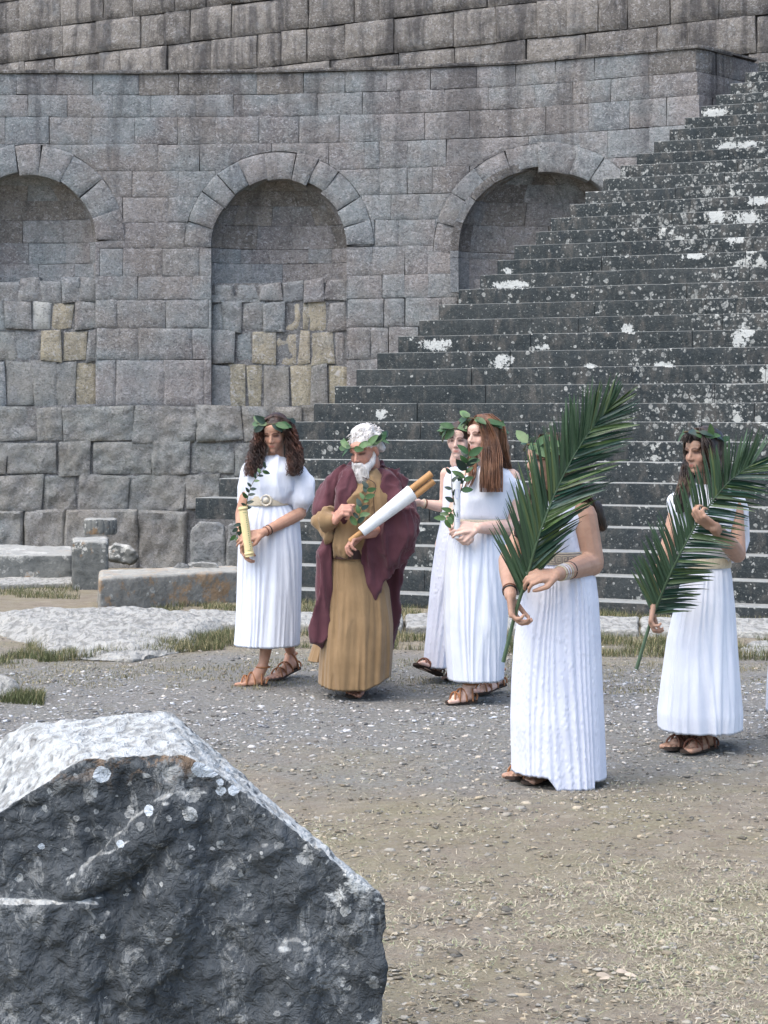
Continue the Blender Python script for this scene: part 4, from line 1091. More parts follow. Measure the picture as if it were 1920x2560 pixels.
# ---- the bearded man
m_ = Person(885, 12.65, 'person with white beard in a tan robe and maroon cloak, cradling a long white scroll', 'skin_ruddy')
m_.head(912, 1128, -.06, math.radians(-34), math.radians(14), math.radians(-4), k=1.03)
m_.neck(m_.J(925, 1195, .02), .062)
ls, rs_ = m_.J(866, 1200), m_.J(968, 1206, .03)
le, lw = m_.J(812, 1285, -.06), m_.J(838, 1300, -.24)
re, rw = m_.J(1004, 1315, -.03), m_.J(915, 1335, -.26)
m_.arm(ls, le, lw, 1.15); m_.arm(rs_, re, rw, 1.15)
m_.hand(lw, (.25, -.35, .35), (.75, .3, -.3), (1.0, 1.2, .8), side=1, k=1.12, thumb=(.4, .6))
m_.hand(rw, (-.8, -.3, -.35), (-.1, -.2, -.9), (.5, .8, .5), side=-1, k=1.1, thumb=(.7, .3), spread=.08)
f1h, f1t = G(908, 1722, 0) + np.array([0, .05, 0]), G(880, 1746, 0); f2h, f2t = G(935, 1700, 0), G(900, 1712, 0)
an1 = f1h + np.array([-.005, 0, .11]); an2 = f2h + np.array([-.005, 0, .11]); kn1, kn2 = m_.J(885, 1570, -.02), m_.J(925, 1570, .03)
m_.foot(f1h, f1t, an1, k=1.12, leather='leather'); m_.foot(f2h, f2t, an2, k=1.1, side=-1)
m_.basics(m_.J(885, 1400, .03), m_.J(915, 1240, .02), [ls, rs_], 0, [(an1, kn1), (an2, kn2)], 1.25)
m_.finish(brows=(.5, .45, .42), lips=(.8, .55, .5))
def mb(x, th, s):     # hem dips in the middle, rises at the right and left
    t = (x - s.x0) / .24; return np.where(t > .25, (t - .25) * .10, 0) + np.where(t < -.5, (-.5 - t) * .05, 0)
skirt(m_, [(1380, 824, 925, .15, -.02), (1410, 818, 950, .17, -.02), (1470, 812, 975, .20, 0), (1560, 803, 985, .22, 0), (1650, 795, 984, .23, 0), (1716, 792, 981, .23, 0)], M['tan'], name='robe', folds=8, amp=(.008, .030), seed=31, sharp=2, bottom=mb)
skirt(m_, [(1440, 835, 930, .10, .16), (1560, 795, 940, .12, .18), (1620, 777, 940, .13, .2), (1652, 766, 935, .13, .2)], M['tan'], name='robe_back', folds=8, amp=(.006, .02), seed=32)
bodice(m_, [(1398, 832, 915, .12, -.03), (1385, 824, 925, .155, -.03), (1360, 822, 935, .17, -.03), (1300, 835, 962, .17, -.02), (1240, 848, 985, .16, 0), (1205, 858, 985, .13, 0), (1190, 876, 972, .10, .0), (1183, 890, 962, .08, 0)],
       [[(812, 1282, -.10, .054), (812, 1300, -.15, .052), (824, 1300, -.20, .046)], [(803, 1300, -.10, .046), (812, 1330, -.13, .042), (824, 1342, -.15, .024)]], M['tan'], name='tunic', voxel=.009, amp=.042, seed=33, fx=14, fz=1.6, smooth=1)
band(m_, 1371, 1394, 828, 922, .165, -.03, M['belt_dark'], 'belt', .008)
for xx in (868, 879): smoothmesh(link('belt_cord', tubes([[m_.J(xx, 1368, -.215), m_.J(xx + 1, 1397, -.215)]], [.003], 5), M['twig'], m_.root))
C_ = Solid(); J = m_.J
C_.chain([J(880, 1186, .04), J(858, 1195, 0), J(826, 1240, -.02), J(812, 1272, -.05)], [.050, .062, .066, .050])
C_.chain([J(868, 1190, -.06), J(864, 1240, -.13), J(850, 1300, -.15), J(828, 1350, -.12), J(815, 1414, -.13), J(806, 1523, -.13), J(801, 1590, -.12), J(806, 1618, -.12)], [.045, .045, .040, .036, .040, .044, .042, .018])
C_.chain([J(930, 1180, .06), J(965, 1186, .02), J(990, 1212, 0), J(1008, 1262, .0), J(1014, 1300, -.04)], [.048, .052, .062, .066, .062])
C_.chain([J(966, 1190, -.06), J(978, 1250, -.12), J(990, 1300, -.12)], [.045, .046, .05])
C_.loft([(J((l + r) / 2, y, -.13), (r - l) / 2 / m_.F, dp, 0) for y, l, r, dp in [(1519, 926, 936, .012), (1490, 913, 945, .03), (1450, 911, 956, .045), (1415, 910, 985, .06), (1392, 909, 1012, .08), (1365, 909, 1030, .10), (1335, 911, 1037, .11), (1312, 922, 1039, .10), (1290, 950, 1036, .09), (1270, 980, 1032, .07)]], p=2.4)
C_.loft([(J(935, y, .12), w_, .06, 0) for y, w_ in [(1640, .10), (1500, .14), (1400, .17), (1300, .19), (1220, .18), (1185, .12)]])
cloth_solid(m_, C_, M['maroon'], 'cloak', voxel=.008, amp=.040, seed=35, fx=15, fz=2.2, smooth=1)
sh = Solid(); T = m_.T
sh.ell(T(0, .032, .050), np.array([.080, .096, .080]) * 1.05, m_.hR)
for p_, r_ in [((.0, .02, .115), .04), ((-.03, 0, .105), .035), ((.03, .03, .105), .038), ((.06, .05, .06), .035), ((.07, .06, 0), .028), ((-.07, .05, 0), .028)]: sh.ell(T(*p_), r_)
rs2 = random.Random(4); ps = []
for i in range(420):
    az = rs2.uniform(0, 2 * PI); el = rs2.uniform(-.1, 1.4); dr = np.array([math.cos(az) * math.cos(el) * .083, .032 + math.sin(az) * math.cos(el) * .098, .05 + math.sin(el) * .088])
    if dr[1] < -.04 and dr[2] < .09: continue
    t1 = dr * 1.03 + np.array([rs2.uniform(-.028, .028), rs2.uniform(-.028, .028), rs2.uniform(-.022, .005)]); ps.append(bez([T(*(dr * .97)), T(*((dr + t1) / 2 + np.array([.006, .004, .008]))), T(*(t1 * .99 - np.array([0, 0, .006])))], 7))
hairobj(m_, 'hair', M['hair_w'], sh, ps, .0028)
bd = Solid()
bd.ell(T(0, -.066, -.098), np.array([.046, .042, .036]), m_.hR); bd.ell(T(0, -.078, -.125), np.array([.034, .030, .028]), m_.hR)
for sg in (-1, 1):
    bd.chain([T(sg * .030, -.070, -.085), T(sg * .050, -.040, -.068), T(sg * .064, -.010, -.030), T(sg * .068, .0, .0)], [.028, .022, .015, .008])
    bd.chain([T(0, -.096, -.047), T(sg * .020, -.092, -.053), T(sg * .034, -.080, -.075)], [.010, .010, .009])
ps = []
for i in range(420):
    x = rs2.uniform(-.05, .05); y0 = -.06 - .035 * math.cos(x * 25); z0 = rs2.uniform(-.11, -.055) if abs(x) > .02 else rs2.uniform(-.12, -.078)
    p0 = T(x, y0, z0); ps.append(bez([p0, T(x * 1.1, y0 - .016, z0 - .02), T(x * .95 + rs2.uniform(-.01, .01), y0 - .008, z0 - rs2.uniform(.03, .055))], 6))
hairobj(m_, 'beard', M['hair_w'], bd, ps, .0020)
wreath(m_, 'laurel wreath on the white-haired bearded man', tilt=.1, seed=8, n=38, cz=.055, rx=.100, ry=.116, mats=('leaf', 'leaf2', 'leaf2', 'leaf_dk'), k=1.02)
s0, s1 = m_.J(893, 1338, -.31), m_.J(1030, 1231, -.27); d = norm(s1 - s0)
r = empty('scroll', tuple(s0), 'large white parchment scroll on wooden rods resting on a maroon cloak', 'scroll')
sc = s0 + d * .02
smoothmesh(link('parchment', cyl_between(s0 + d * .03, s1, .030, .046, 26), M['paper_w'], r), 50)
rim = s1 + d * .002; smoothmesh(link('parchment_edge', tubes([spiral(rim, d, .045)], [.003], 5), M['paper_w'], r))
for o_, L_ in ((np.array([-.012, -.01, .012]), .155), (np.array([.016, .0, -.018]), .135)):
    smoothmesh(link('rod', cyl_between(s1 - d * .03 + o_, s1 + d * L_ + o_, .019, .020, 16), M['wood'], r), 50)
smoothmesh(link('rod', cyl_between(s0 - d * .055, s0 + d * .05, .015, .015, 14), M['wood'], r), 50)
sprig('laurel_sprig', 'broad-leaved laurel sprig lying up the chest of the bearded man', [m_.J(890, 1325, -.30), m_.J(903, 1270, -.27), m_.J(922, 1215, -.22)], 13, ('leaf', 'leaf', 'leaf2', 'leaf_dk'), .95, 7)
smoothmesh(link('neck_cord', tubes([bez([m_.J(905, 1192, -.14), m_.J(935, 1206, -.18), m_.J(939, 1225, -.19), m_.J(934, 1240, -.2), m_.J(936, 1285, -.2)], 20)], [.0022], 5), M['belt_dark'], m_.root))

# ---- the woman half hidden behind
c = Person(1135, 13.45, 'person in a sleeveless white dress, half hidden behind the woman with long chestnut hair', 'skin_fair', 1)
c.head(1149, 1102, 0, math.radians(-18), math.radians(2), k=.95)
c.neck(c.J(1146, 1160, .02), .050)
ls, rs_ = c.J(1118, 1186), c.J(1182, 1190); le, lw = c.J(1112, 1268, .02), c.J(1054, 1258, -.05)
c.arm(ls, le, lw, .95); c.hand(lw, (-1, -.05, .05), (0, -.5, -.8), (.3, .5, .4), k=.95)
c.arm(rs_, c.J(1190, 1270, .05), c.J(1160, 1330, -.1), .9); c.hand(c.J(1160, 1330, -.1), (-.6, -.4, -.5), (0, 0, -1), k=.9)
fh, ft = c.J(1098, 1690, -.10), c.J(1040, 1664, -.22); an = fh + np.array([.02, .03, .10])
f2h, f2t = G(1165, 1690, 0), G(1120, 1702, 0); an2 = f2h + np.array([0, 0, .1]); kn, kn2 = c.J(1110, 1520, -.08), c.J(1150, 1520, 0)
c.foot(fh, ft, an, up=(.28, .42, .85), leather='leather_dk'); c.foot(f2h, f2t, an2, side=-1)
c.basics(c.J(1140, 1340, .03), c.J(1146, 1215, .02), [ls, rs_], 0, [(an, kn), (an2, kn2)], .88)
c.finish()
skirt(c, [(1298, 1102, 1180, .10, 0), (1349, 1090, 1185, .13, 0), (1442, 1076, 1185, .16, 0), (1516, 1069, 1180, .17, 0), (1590, 1062, 1175, .18, -.02), (1664, 1055, 1170, .19, -.04)], M['white_seer'], folds=18, amp=(.005, .022), seed=41)
bodice(c, [(1304, 1102, 1182, .10, 0), (1270, 1104, 1185, .115, 0), (1210, 1108, 1186, .12, 0), (1185, 1112, 1184, .10, 0), (1168, 1124, 1172, .075, .01)], [], M['white'], voxel=.010, amp=.008, seed=42)
wristband(c, lw, le, .08, .026, 'bronze'); wristband(c, lw, le, .15, .027, 'leather_dk')
sh = Solid(); T = c.T; sh.ell(T(0, .032, .045), np.array([.080, .098, .080]), c.hR); sh.chain([T(.06, .03, .05), T(.08, .04, -.05), T(.07, .03, -.15)], [.035, .035, .03]); sh.chain([T(-.062, .04, .05), T(-.068, .05, -.03)], [.02, .012])
ps = lock([T(.02, -.03, .12), T(.075, -.01, .05), T(.09, .02, -.05), T(.09, .0, -.16)], (.01, .02, .025), .02, 60, .003, 3, 3)
hairobj(c, 'hair', M['hair_c'], sh, ps)
wreath(c, 'bushy laurel wreath on the head half hidden behind the chestnut-haired woman', seed=12, n=44, cz=.055, tilt=-.3, mats=('leaf', 'leaf2'), k=1.0)

# ---- the woman with long chestnut hair
b = Person(1195, 12.45, 'person with straight waist-length chestnut hair in a white dress, holding a thin white scroll', 'skin_fair')
b.head(1206, 1090, -.02, math.radians(-48), math.radians(0), k=.96)
b.neck(b.J(1216, 1162, .03), .047)
ls, rs_ = b.J(1168, 1196, .02), b.J(1276, 1196, 0)
le, lw = b.J(1130, 1290, -.05), b.J(1136, 1334, -.17); re, rw = b.J(1286, 1318, -.02), b.J(1196, 1320, -.25)
b.arm(ls, le, lw, 1.0); b.arm(rs_, re, rw, 1.25)
b.hand(lw, (.25, -.5, -.30), (.6, .1, .8), (.5, .8, .6), side=-1, k=.98)
b.hand(rw, (-.95, -.12, .04), (-.1, .8, -.5), (.30, .55, .45), side=1, k=1.02, thumb=(.5, .3), spread=.11)
f1h, f1t = G(1185, 1757, 0), G(1118, 1760, 0); f2h, f2t = G(1256, 1728, 0) + np.array([0, 0, .03]), G(1190, 1740, 0)
an1 = f1h + np.array([-.02, 0, .11]); an2 = f2h + np.array([-.02, 0, .10]); kn1, kn2 = b.J(1185, 1580, -.04), b.J(1225, 1580, .05)
b.foot(f1h, f1t, an1); b.foot(f2h, f2t, an2, side=-1)
b.basics(b.J(1200, 1370, .03), b.J(1222, 1225, .02), [ls, rs_], 0, [(an1, kn1), (an2, kn2)], 1.0)
b.finish(lips=(.85, .55, .52))
skirt(b, [(1298, 1134, 1266, .13, 0), (1320, 1126, 1270, .15, 0), (1360, 1116, 1274, .18, 0), (1430, 1108, 1276, .20, 0), (1560, 1107, 1270, .22, 0), (1640, 1112, 1264, .22, 0), (1697, 1117, 1261, .22, 0)], M['white'], folds=16, amp=(.005, .024), seed=51)
bodice(b, [(1306, 1140, 1264, .13, 0), (1290, 1136, 1270, .15, 0), (1250, 1142, 1280, .155, 0), (1205, 1158, 1290, .14, 0), (1185, 1172, 1284, .12, .01), (1170, 1190, 1262, .09, .02), (1163, 1200, 1245, .07, .02)], [[(1270, 1196, 0, .060), (1286, 1224, -.01, .056), (1288, 1240, -.01, .050)], [(1168, 1200, .02, .05), (1156, 1230, 0, .045)]], M['white'], voxel=.010, amp=.010, seed=52, fx=9, fz=3, smooth=5)
band(b, 1296, 1306, 1136, 1268, .15, 0, M['belt_beige'], 'belt', .006)
sh = Solid(); T = b.T; sh.ell(T(0, .034, .045), np.array([.084, .102, .084]), b.hR)
gp = [T(.062, -.005, .06), b.J(1228, 1105, -.05), b.J(1229, 1150, -.09), b.J(1228, 1190, -.14), b.J(1229, 1215, -.16)]
sh.chain(gp, [.045, .050, .052, .050, .028]); sh.chain([T(0, .09, .05), b.J(1248, 1120, .06), b.J(1256, 1165, .08), b.J(1262, 1200, .10)], [.06, .06, .05, .03])
sh.chain([T(-.055, .0, .05), T(-.068, .01, -.03), T(-.06, -.005, -.13)], [.03, .028, .02])
ps = lock([T(.0, -.03, .125), T(.055, -.045, .085), b.J(1223, 1095, -.10), b.J(1229, 1140, -.14), b.J(1228, 1190, -.19), b.J(1229, 1240, -.21)], (.01, .03, .045, .058, .064, .062), .035, 320, .0015, 2, 5, ragged=.075)
ps += lock([T(.0, .05, .13), T(.06, .08, .06), b.J(1252, 1120, -.02), b.J(1262, 1160, .0), b.J(1272, 1190, .06)], (.02, .03, .035, .035, .02), .05, 90, .002, 2, 6)
ps += lock([T(-.01, -.03, .12), T(-.056, -.045, .06), T(-.072, -.02, -.03), T(-.05, -.03, -.14), b.J(1180, 1190, -.12), b.J(1166, 1225, -.14)], (.01, .012, .014, .02, .02, .02), .015, 70, .002, 2, 7)
hairobj(b, 'hair', M['hair_b'], sh, ps, .0030)
wreath(b, 'laurel wreath with round bright leaves on straight chestnut hair', seed=15, n=36, cz=.060, tilt=-.45, mats=('leaf', 'leaf2', 'leaf'), k=1.1)
s0, s1 = b.J(1143, 1345, -.25), b.J(1141, 1203, -.27)
r = empty('scroll', tuple(s0), 'narrow white scroll with faint blue print held upright in clasped hands', 'scroll')
smoothmesh(link('parchment', cyl_between(s0, s1, .017, .023), M['paper_w'], r), 50)
M['print_b'] = plain('blue grey print', (.40, .43, .58), .8, .1)
V = []; F = []
for i in range(7):
    z = .30 + .03 * i; cc = s0 + (s1 - s0) * z + np.array([.003, -.0205, 0]); k = len(V)
    for dx, dz in ((-.010, -.0012), (.010, -.0012), (.010, .0012), (-.010, .0012)): V.append(cc + np.array([dx, 0, dz]))
    F.append((k, k + 1, k + 2, k + 3))
cc = s0 + (s1 - s0) * .78 + np.array([.002, -.0235, 0]); k = len(V)
for i in range(18): t = 2 * PI * i / 18; V += [cc + np.array([math.cos(t) * .012, 0, math.sin(t) * .03]), cc + np.array([math.cos(t) * .009, 0, math.sin(t) * .026])]
for i in range(18): j = (i + 1) % 18; F.append((k + 2 * i, k + 2 * j, k + 2 * j + 1, k + 2 * i + 1))
link('printed_line', mesh_from(V, F), M['print_b'], r)
sprig('laurel_sprig', 'big-leaved laurel sprig fanning out above the narrow white scroll', [b.J(1145, 1250, -.24), b.J(1160, 1200, -.26), b.J(1168, 1160, -.27), b.J(1172, 1130, -.26)], 13, ('leaf', 'leaf_dk', 'leaf', 'leaf2'), 1.15, 17)
sprig('laurel_sprig', 'laurel leaves drooping beside the lower half of the narrow white scroll', [b.J(1138, 1270, -.27), b.J(1124, 1285, -.27), b.J(1112, 1300, -.27)], 7, ('leaf_dk', 'leaf', 'leaf2'), .95, 18)
sprig('laurel_sprig', 'sparse dark laurel twig with three narrow leaves left of the narrow white scroll', [b.J(1136, 1262, -.28), b.J(1130, 1225, -.28), b.J(1128, 1180, -.28)], 5, ('leaf_dk',), .75, 19)

# ---- the nearest woman, behind her palm frond
d_ = Person(1395, 9.7, 'person nearest the viewer in crinkled white gown with key-pattern belt, face behind a palm frond', 'skin_olive')
d_.head(1368, 1152, -.02, math.radians(-62), 0, k=.96)
d_.neck(d_.J(1398, 1240, .05), .050)
ls, rs_ = d_.J(1335, 1288, .08), d_.J(1458, 1290, -.02); le, lw = d_.J(1268, 1400, -.02), d_.J(1276, 1490, -.31); re, rw = d_.J(1478, 1408, -.05), d_.J(1392, 1436, -.36)
d_.arm(ls, le, lw, 1.1)
d_.b.cap(rs_, re, .062, .058); d_.b.cap(re, re * .6 + rw * .4, .056, .046); d_.b.cap(re * .6 + rw * .4, rw, .046, .027)
d_.hand(lw, (.15, -.15, -1), (.8, -.3, .1), (.6, .8, .5), side=-1, k=1.02)
d_.hand(rw, (-.95, -.25, -.05), (-.1, .6, -.7), (.35, .75, .6), side=1, k=1.02, thumb=(.5, .3), spread=.08)
f1h, f1t = G(1378, 1948, 0), G(1316, 1962, 0); f2h, f2t = G(1335, 1938, 0), G(1275, 1950, 0); an1 = f1h + np.array([0, 0, .11]); an2 = f2h + np.array([0, 0, .11]); kn1, kn2 = d_.J(1390, 1720, -.02), d_.J(1350, 1720, .03)
d_.foot(f1h, f1t, an1, leather='leather'); d_.foot(f2h, f2t, an2, leather='leather', side=-1)
d_.basics(d_.J(1400, 1500, .03), d_.J(1400, 1320, .03), [ls, d_.J(1440, 1290, 0)], 0, [(an1, kn1), (an2, kn2)], 1.12)
d_.finish()
def db(x, th, s): t = (x - s.x0) / .2; return np.where(t < -.1, .055, 0) * np.clip((-.1 - t) * 5, 0, 1) + np.where(t > .72, .03, 0)
skirt(d_, [(1400, 1312, 1460, .15, 0), (1422, 1309, 1478, .17, 0), (1445, 1307, 1490, .19, 0), (1500, 1300, 1497, .20, 0), (1600, 1284, 1503, .21, 0), (1700, 1277, 1507, .22, 0), (1800, 1274, 1512, .23, 0), (1900, 1276, 1516, .23, 0), (1956, 1277, 1518, .23, 0)], M['white_seer'], folds=34, amp=(.004, .019), seed=61, nth=360, bottom=db, nz=90)
bodice(d_, [(1412, 1314, 1458, .14, 0), (1377, 1312, 1452, .15, 0), (1330, 1312, 1440, .16, 0), (1295, 1325, 1440, .14, .02), (1268, 1350, 1446, .10, .03), (1252, 1368, 1446, .07, .04)], [[(1437, 1270, 0, .035), (1430, 1300, -.04, .05)]], M['white_seer'], voxel=.009, amp=.009, seed=62, fx=18, fz=2.5)
band(d_, 1376, 1406, 1312, 1458, .155, 0, M['belt_beige'], 'belt', .006)
M['key'] = plain('dark silver key pattern', (.10, .10, .13), .5, .4); M['silver'] = plain('silver cloth', (.45, .45, .47), .5, .4)
V = []; F = []
def beltpt(px, py):
    A = (1312 - 960) / FPX * d_.Y; B = (1458 - 960) / FPX * d_.Y; x = (px - 960) / FPX * d_.Y; t = (x - (A + B) / 2) / ((B - A) / 2 + .006)
    dep = (.155 + .0105) * max(0, (1 - abs(t) ** 2.2)) ** (1 / 2.2); return np.array([x, d_.Y - dep - .002, CAMH + (HOR - py) / FPX * d_.Y])
def seg(x0, y0, x1, y1, w_=1.3):
    k = len(V); dx, dy = x1 - x0, y1 - y0; L_ = math.hypot(dx, dy); nx, ny = -dy / L_ * w_ / 2, dx / L_ * w_ / 2; ex, ey = dx / L_ * w_ / 2, dy / L_ * w_ / 2
    for x, y in ((x0 - ex + nx, y0 - ey + ny), (x1 + ex + nx, y1 + ey + ny), (x1 + ex - nx, y1 + ey - ny), (x0 - ex - nx, y0 - ey - ny)): V.append(beltpt(x, y))
    F.append((k, k + 1, k + 2, k + 3))
for x in range(1318, 1450, 16):
    P_ = [(0, 18), (0, 2), (13, 2), (13, 14), (5, 14), (5, 7), (9, 7)]
    for (x0, y0), (x1, y1) in zip(P_[:-1], P_[1:]): seg(x + x0, 1384 + y0, x + x1, 1384 + y1)
    seg(x, 1402, x + 16, 1402); seg(x, 1380, x + 16, 1380, 1.8)
link('key_pattern', mesh_from(V, F), M['key'], d_.root)
for i, mt in enumerate(['bronze', 'silver', 'silver', 'bronze']): wristband(d_, rw, re, .10 + i * .055, .031 + i * .001, mt, 'bangle')
wristband(d_, rw, re, .36, .036, 'black'); wristband(d_, lw, le, .12, .030, 'black'); wristband(d_, lw, le, .17, .030, 'leather_dk')
sh = Solid(); T = d_.T; sh.ell(T(0, .034, .045), np.array([.084, .102, .084]), d_.hR)
sh.chain([T(.05, .03, .05), d_.J(1400, 1190, -.02), d_.J(1440, 1235, .02), d_.J(1484, 1275, .06), d_.J(1504, 1315, .07)], [.05, .06, .055, .042, .026])
sh.chain([T(-.05, .02, .04), T(-.065, .02, -.06), d_.J(1350, 1260, .02), d_.J(1300, 1330, -.02)], [.035, .035, .035, .03])
ps = lock([T(0, .02, .13), T(.07, .04, .03), d_.J(1420, 1200, -.05), d_.J(1465, 1255, .0), d_.J(1497, 1325, .05)], (.02, .04, .045, .035, .016), .03, 160, .004, 2.5, 3)
ps += lock([T(-.01, -.02, .12), T(-.066, -.03, .03), T(-.07, -.02, -.08), d_.J(1325, 1290, -.05), d_.J(1296, 1350, -.06)], (.01, .015, .02, .03, .03), .02, 90, .004, 3, 4)
hairobj(d_, 'hair', M['hair_c'], sh, ps)
# spectacles
for sg in (-1, 1):
    smoothmesh(link('spectacles', tubes([[T(sg * .031 + .021 * math.cos(q), -.092 - .002 * math.cos(q * 2), .002 + .017 * math.sin(q)) for q in np.linspace(0, 2 * PI, 21)]], [.0018], 5), M['black'], d_.root))
    smoothmesh(link('spectacle_arm', tubes([[T(sg * .052, -.088, .006), T(sg * .074, .0, .008)]], [.0018], 5), M['black'], d_.root))
wreath(d_, 'laurel wreath on the nearest woman, mostly hidden by her palm frond', seed=21, n=32, cz=.066, tilt=-.1, mats=('leaf2', 'leaf2', 'leaf'), k=1.15)

# ---- the woman at the right
e = Person(1765, 10.7, 'person with dark fringe and plain beige sash on a white dress, holding a palm frond', 'skin_olive')
e.head(1756, 1131, -.02, math.radians(-50), math.radians(2), k=.95)
e.neck(e.J(1768, 1210, .03), .046)
ls, rs_ = e.J(1700, 1252, .02), e.J(1830, 1255, 0); re, rw = e.J(1843, 1385, -.12), e.J(1786, 1318, -.44); le, lw = e.J(1660, 1400, -.06), e.J(1634, 1515, -.30)
e.arm(ls, le, lw, .95); e.arm(rs_, re, rw, 1.2)
e.hand(rw, (-.72, -.25, .45), (-.2, .3, .9), (.55, 1.0, .8), side=1, k=1.0, thumb=(.5, .6))
e.hand(lw, (-.2, -.2, -.9), (.8, 0, .2), (.6, .9, .6), side=-1, k=.95)
f1h, f1t = G(1782, 1872, 0), G(1712, 1884, 0); f2h, f2t = G(1735, 1862, 0), G(1669, 1876, 0); an1 = f1h + np.array([-.01, 0, .11]); an2 = f2h + np.array([0, 0, .11]); kn1, kn2 = e.J(1775, 1660, 0), e.J(1735, 1660, .03)
e.foot(f1h, f1t, an1, leather='leather_dk'); e.foot(f2h, f2t, an2, leather='leather_dk', side=-1)
e.basics(e.J(1765, 1480, .03), e.J(1768, 1300, .02), [ls, rs_], 0, [(an1, kn1), (an2, kn2)], .95)
e.finish()
skirt(e, [(1408, 1716, 1824, .125, 0), (1440, 1706, 1830, .15, 0), (1500, 1690, 1836, .18, 0), (1600, 1666, 1842, .21, 0), (1700, 1652, 1850, .24, 0), (1780, 1642, 1857, .26, 0), (1820, 1643, 1856, .26, 0)], M['white'], folds=20, amp=(.006, .030), seed=71, sharp=1.6)
bodice(e, [(1412, 1718, 1822, .12, 0), (1385, 1705, 1832, .14, 0), (1330, 1680, 1840, .145, 0), (1275, 1673, 1846, .14, 0), (1245, 1684, 1845, .12, 0), (1226, 1706, 1830, .09, .01), (1214, 1735, 1805, .07, .02)],
       [[(1838, 1255, 0, .055), (1856, 1310, .02, .034), (1860, 1350, .03, .028), (1852, 1385, .0, .026), (1825, 1399, -.04, .024), (1790, 1388, -.08, .02)], [(1692, 1255, .0, .05), (1686, 1300, 0, .03)]], M['white'], voxel=.009, amp=.010, seed=72, fx=12, fz=3.2, smooth=4)
band(e, 1392, 1417, 1716, 1824, .135, 0, M['belt_beige'], 'sash', .006)
sh = Solid(); T = e.T; sh.ell(T(0, .032, .045), np.array([.084, .102, .085]), e.hR)
sh.ell(T(0, -.045, .075), np.array([.058, .034, .028]), e.hR)
sh.chain([T(.062, -.01, .06), T(.078, -.02, -.03), e.J(1790, 1190, -.06), e.J(1795, 1230, -.06), e.J(1790, 1262, -.1)], [.035, .036, .045, .04, .025])
sh.chain([T(-.060, .0, .05), T(-.074, .0, -.03), e.J(1722, 1190, -.04), e.J(1708, 1235, -.09), e.J(1700, 1275, -.12)], [.032, .030, .032, .032, .02]); sh.chain([T(0, .08, .03), e.J(1780, 1190, .1), e.J(1780, 1260, .12)], [.06, .06, .04])
ps = lock([T(-.01, -.02, .125), T(-.064, -.035, .06), T(-.082, -.015, -.03), e.J(1716, 1190, -.08), e.J(1704, 1240, -.13), e.J(1703, 1290, -.15)], (.01, .015, .018, .03, .032, .022), .02, 120, .006, 3, 3)
ps += lock([T(.01, -.02, .125), T(.062, -.045, .06), T(.082, -.035, -.04), e.J(1796, 1200, -.1), e.J(1798, 1260, -.14)], (.01, .02, .03, .04, .035), .03, 130, .006, 3, 4)
ps += lock([T(0, -.03, .122), T(0, -.085, .085), T(.005, -.094, .045)], (.02, .05, .055), .004, 60, .002, 1, 5, 12)
hairobj(e, 'hair', M['hair_e'], sh, ps)
wreath(e, 'sparse laurel wreath with one upright green leaf on the fringed dark-haired woman', seed=25, n=24, cz=.075, tilt=-.35, mats=('leaf', 'leaf_dk', 'leaf'), lift=.2, k=.9, extra=[(1778, 1092, -.10, -.1, 1.0, 'leaf2', .82)])

# ---- a further woman whose skirt just enters at the right edge
h = Person(2012, 11.0, 'person mostly outside the frame at the far right edge, only the white hem showing', 'skin_tan')
h.head(2005, 1085, 0, math.radians(-50), k=.95); h.neck(h.J(2010, 1165, .02), .047)
ls, rs_ = h.J(1970, 1200), h.J(2070, 1200); h.arm(ls, h.J(1980, 1320, -.05), h.J(1996, 1360, -.2)); h.arm(rs_, h.J(2075, 1320, -.03), h.J(2016, 1350, -.22)); h.hand(h.J(1996, 1360, -.2), (.3, -.4, -.3), (0, 0, 1)); h.hand(h.J(2016, 1350, -.22), (-.9, -.2, 0), (0, .7, -.5))
f1h, f1t = G(2040, 1840, 0), G(1975, 1850, 0); f2h, f2t = G(2075, 1830, 0), G(2010, 1840, 0); an1, an2 = f1h + np.array([0, 0, .11]), f2h + np.array([0, 0, .11])
h.foot(f1h, f1t, an1); h.foot(f2h, f2t, an2, side=-1); h.basics(h.J(2015, 1420, .03), h.J(2012, 1250, .02), [ls, rs_], 0, [(an1, h.J(2010, 1620)), (an2, h.J(2045, 1620))]); h.finish(.006)
skirt(h, [(1320, 1965, 2070, .12, 0), (1450, 1945, 2090, .18, 0), (1600, 1926, 2100, .22, 0), (1700, 1918, 2108, .24, 0), (1782, 1914, 2112, .25, 0)], M['white'], folds=20, amp=(.005, .022), seed=81, nz=40, nth=160)
bodice(h, [(1326, 1967, 2068, .12, 0), (1260, 1955, 2080, .14, 0), (1200, 1965, 2075, .12, 0), (1175, 1985, 2045, .08, 0)], [[(1972, 1205, 0, .05), (1968, 1250, 0, .045)], [(2068, 1205, 0, .05), (2075, 1250, 0, .045)]], M['white'], voxel=.012)
sh = Solid(); sh.ell(h.T(0, .032, .045), np.array([.084, .1, .084]), h.hR); sh.chain([h.T(0, .08, .0), h.J(2020, 1200, .1)], [.06, .05]); link('hair', sh.remesh(.012, 3), M['hair_c'], h.root)
wreath(h, 'laurel wreath on the woman beyond the far right edge', seed=29, n=30, cz=.06)

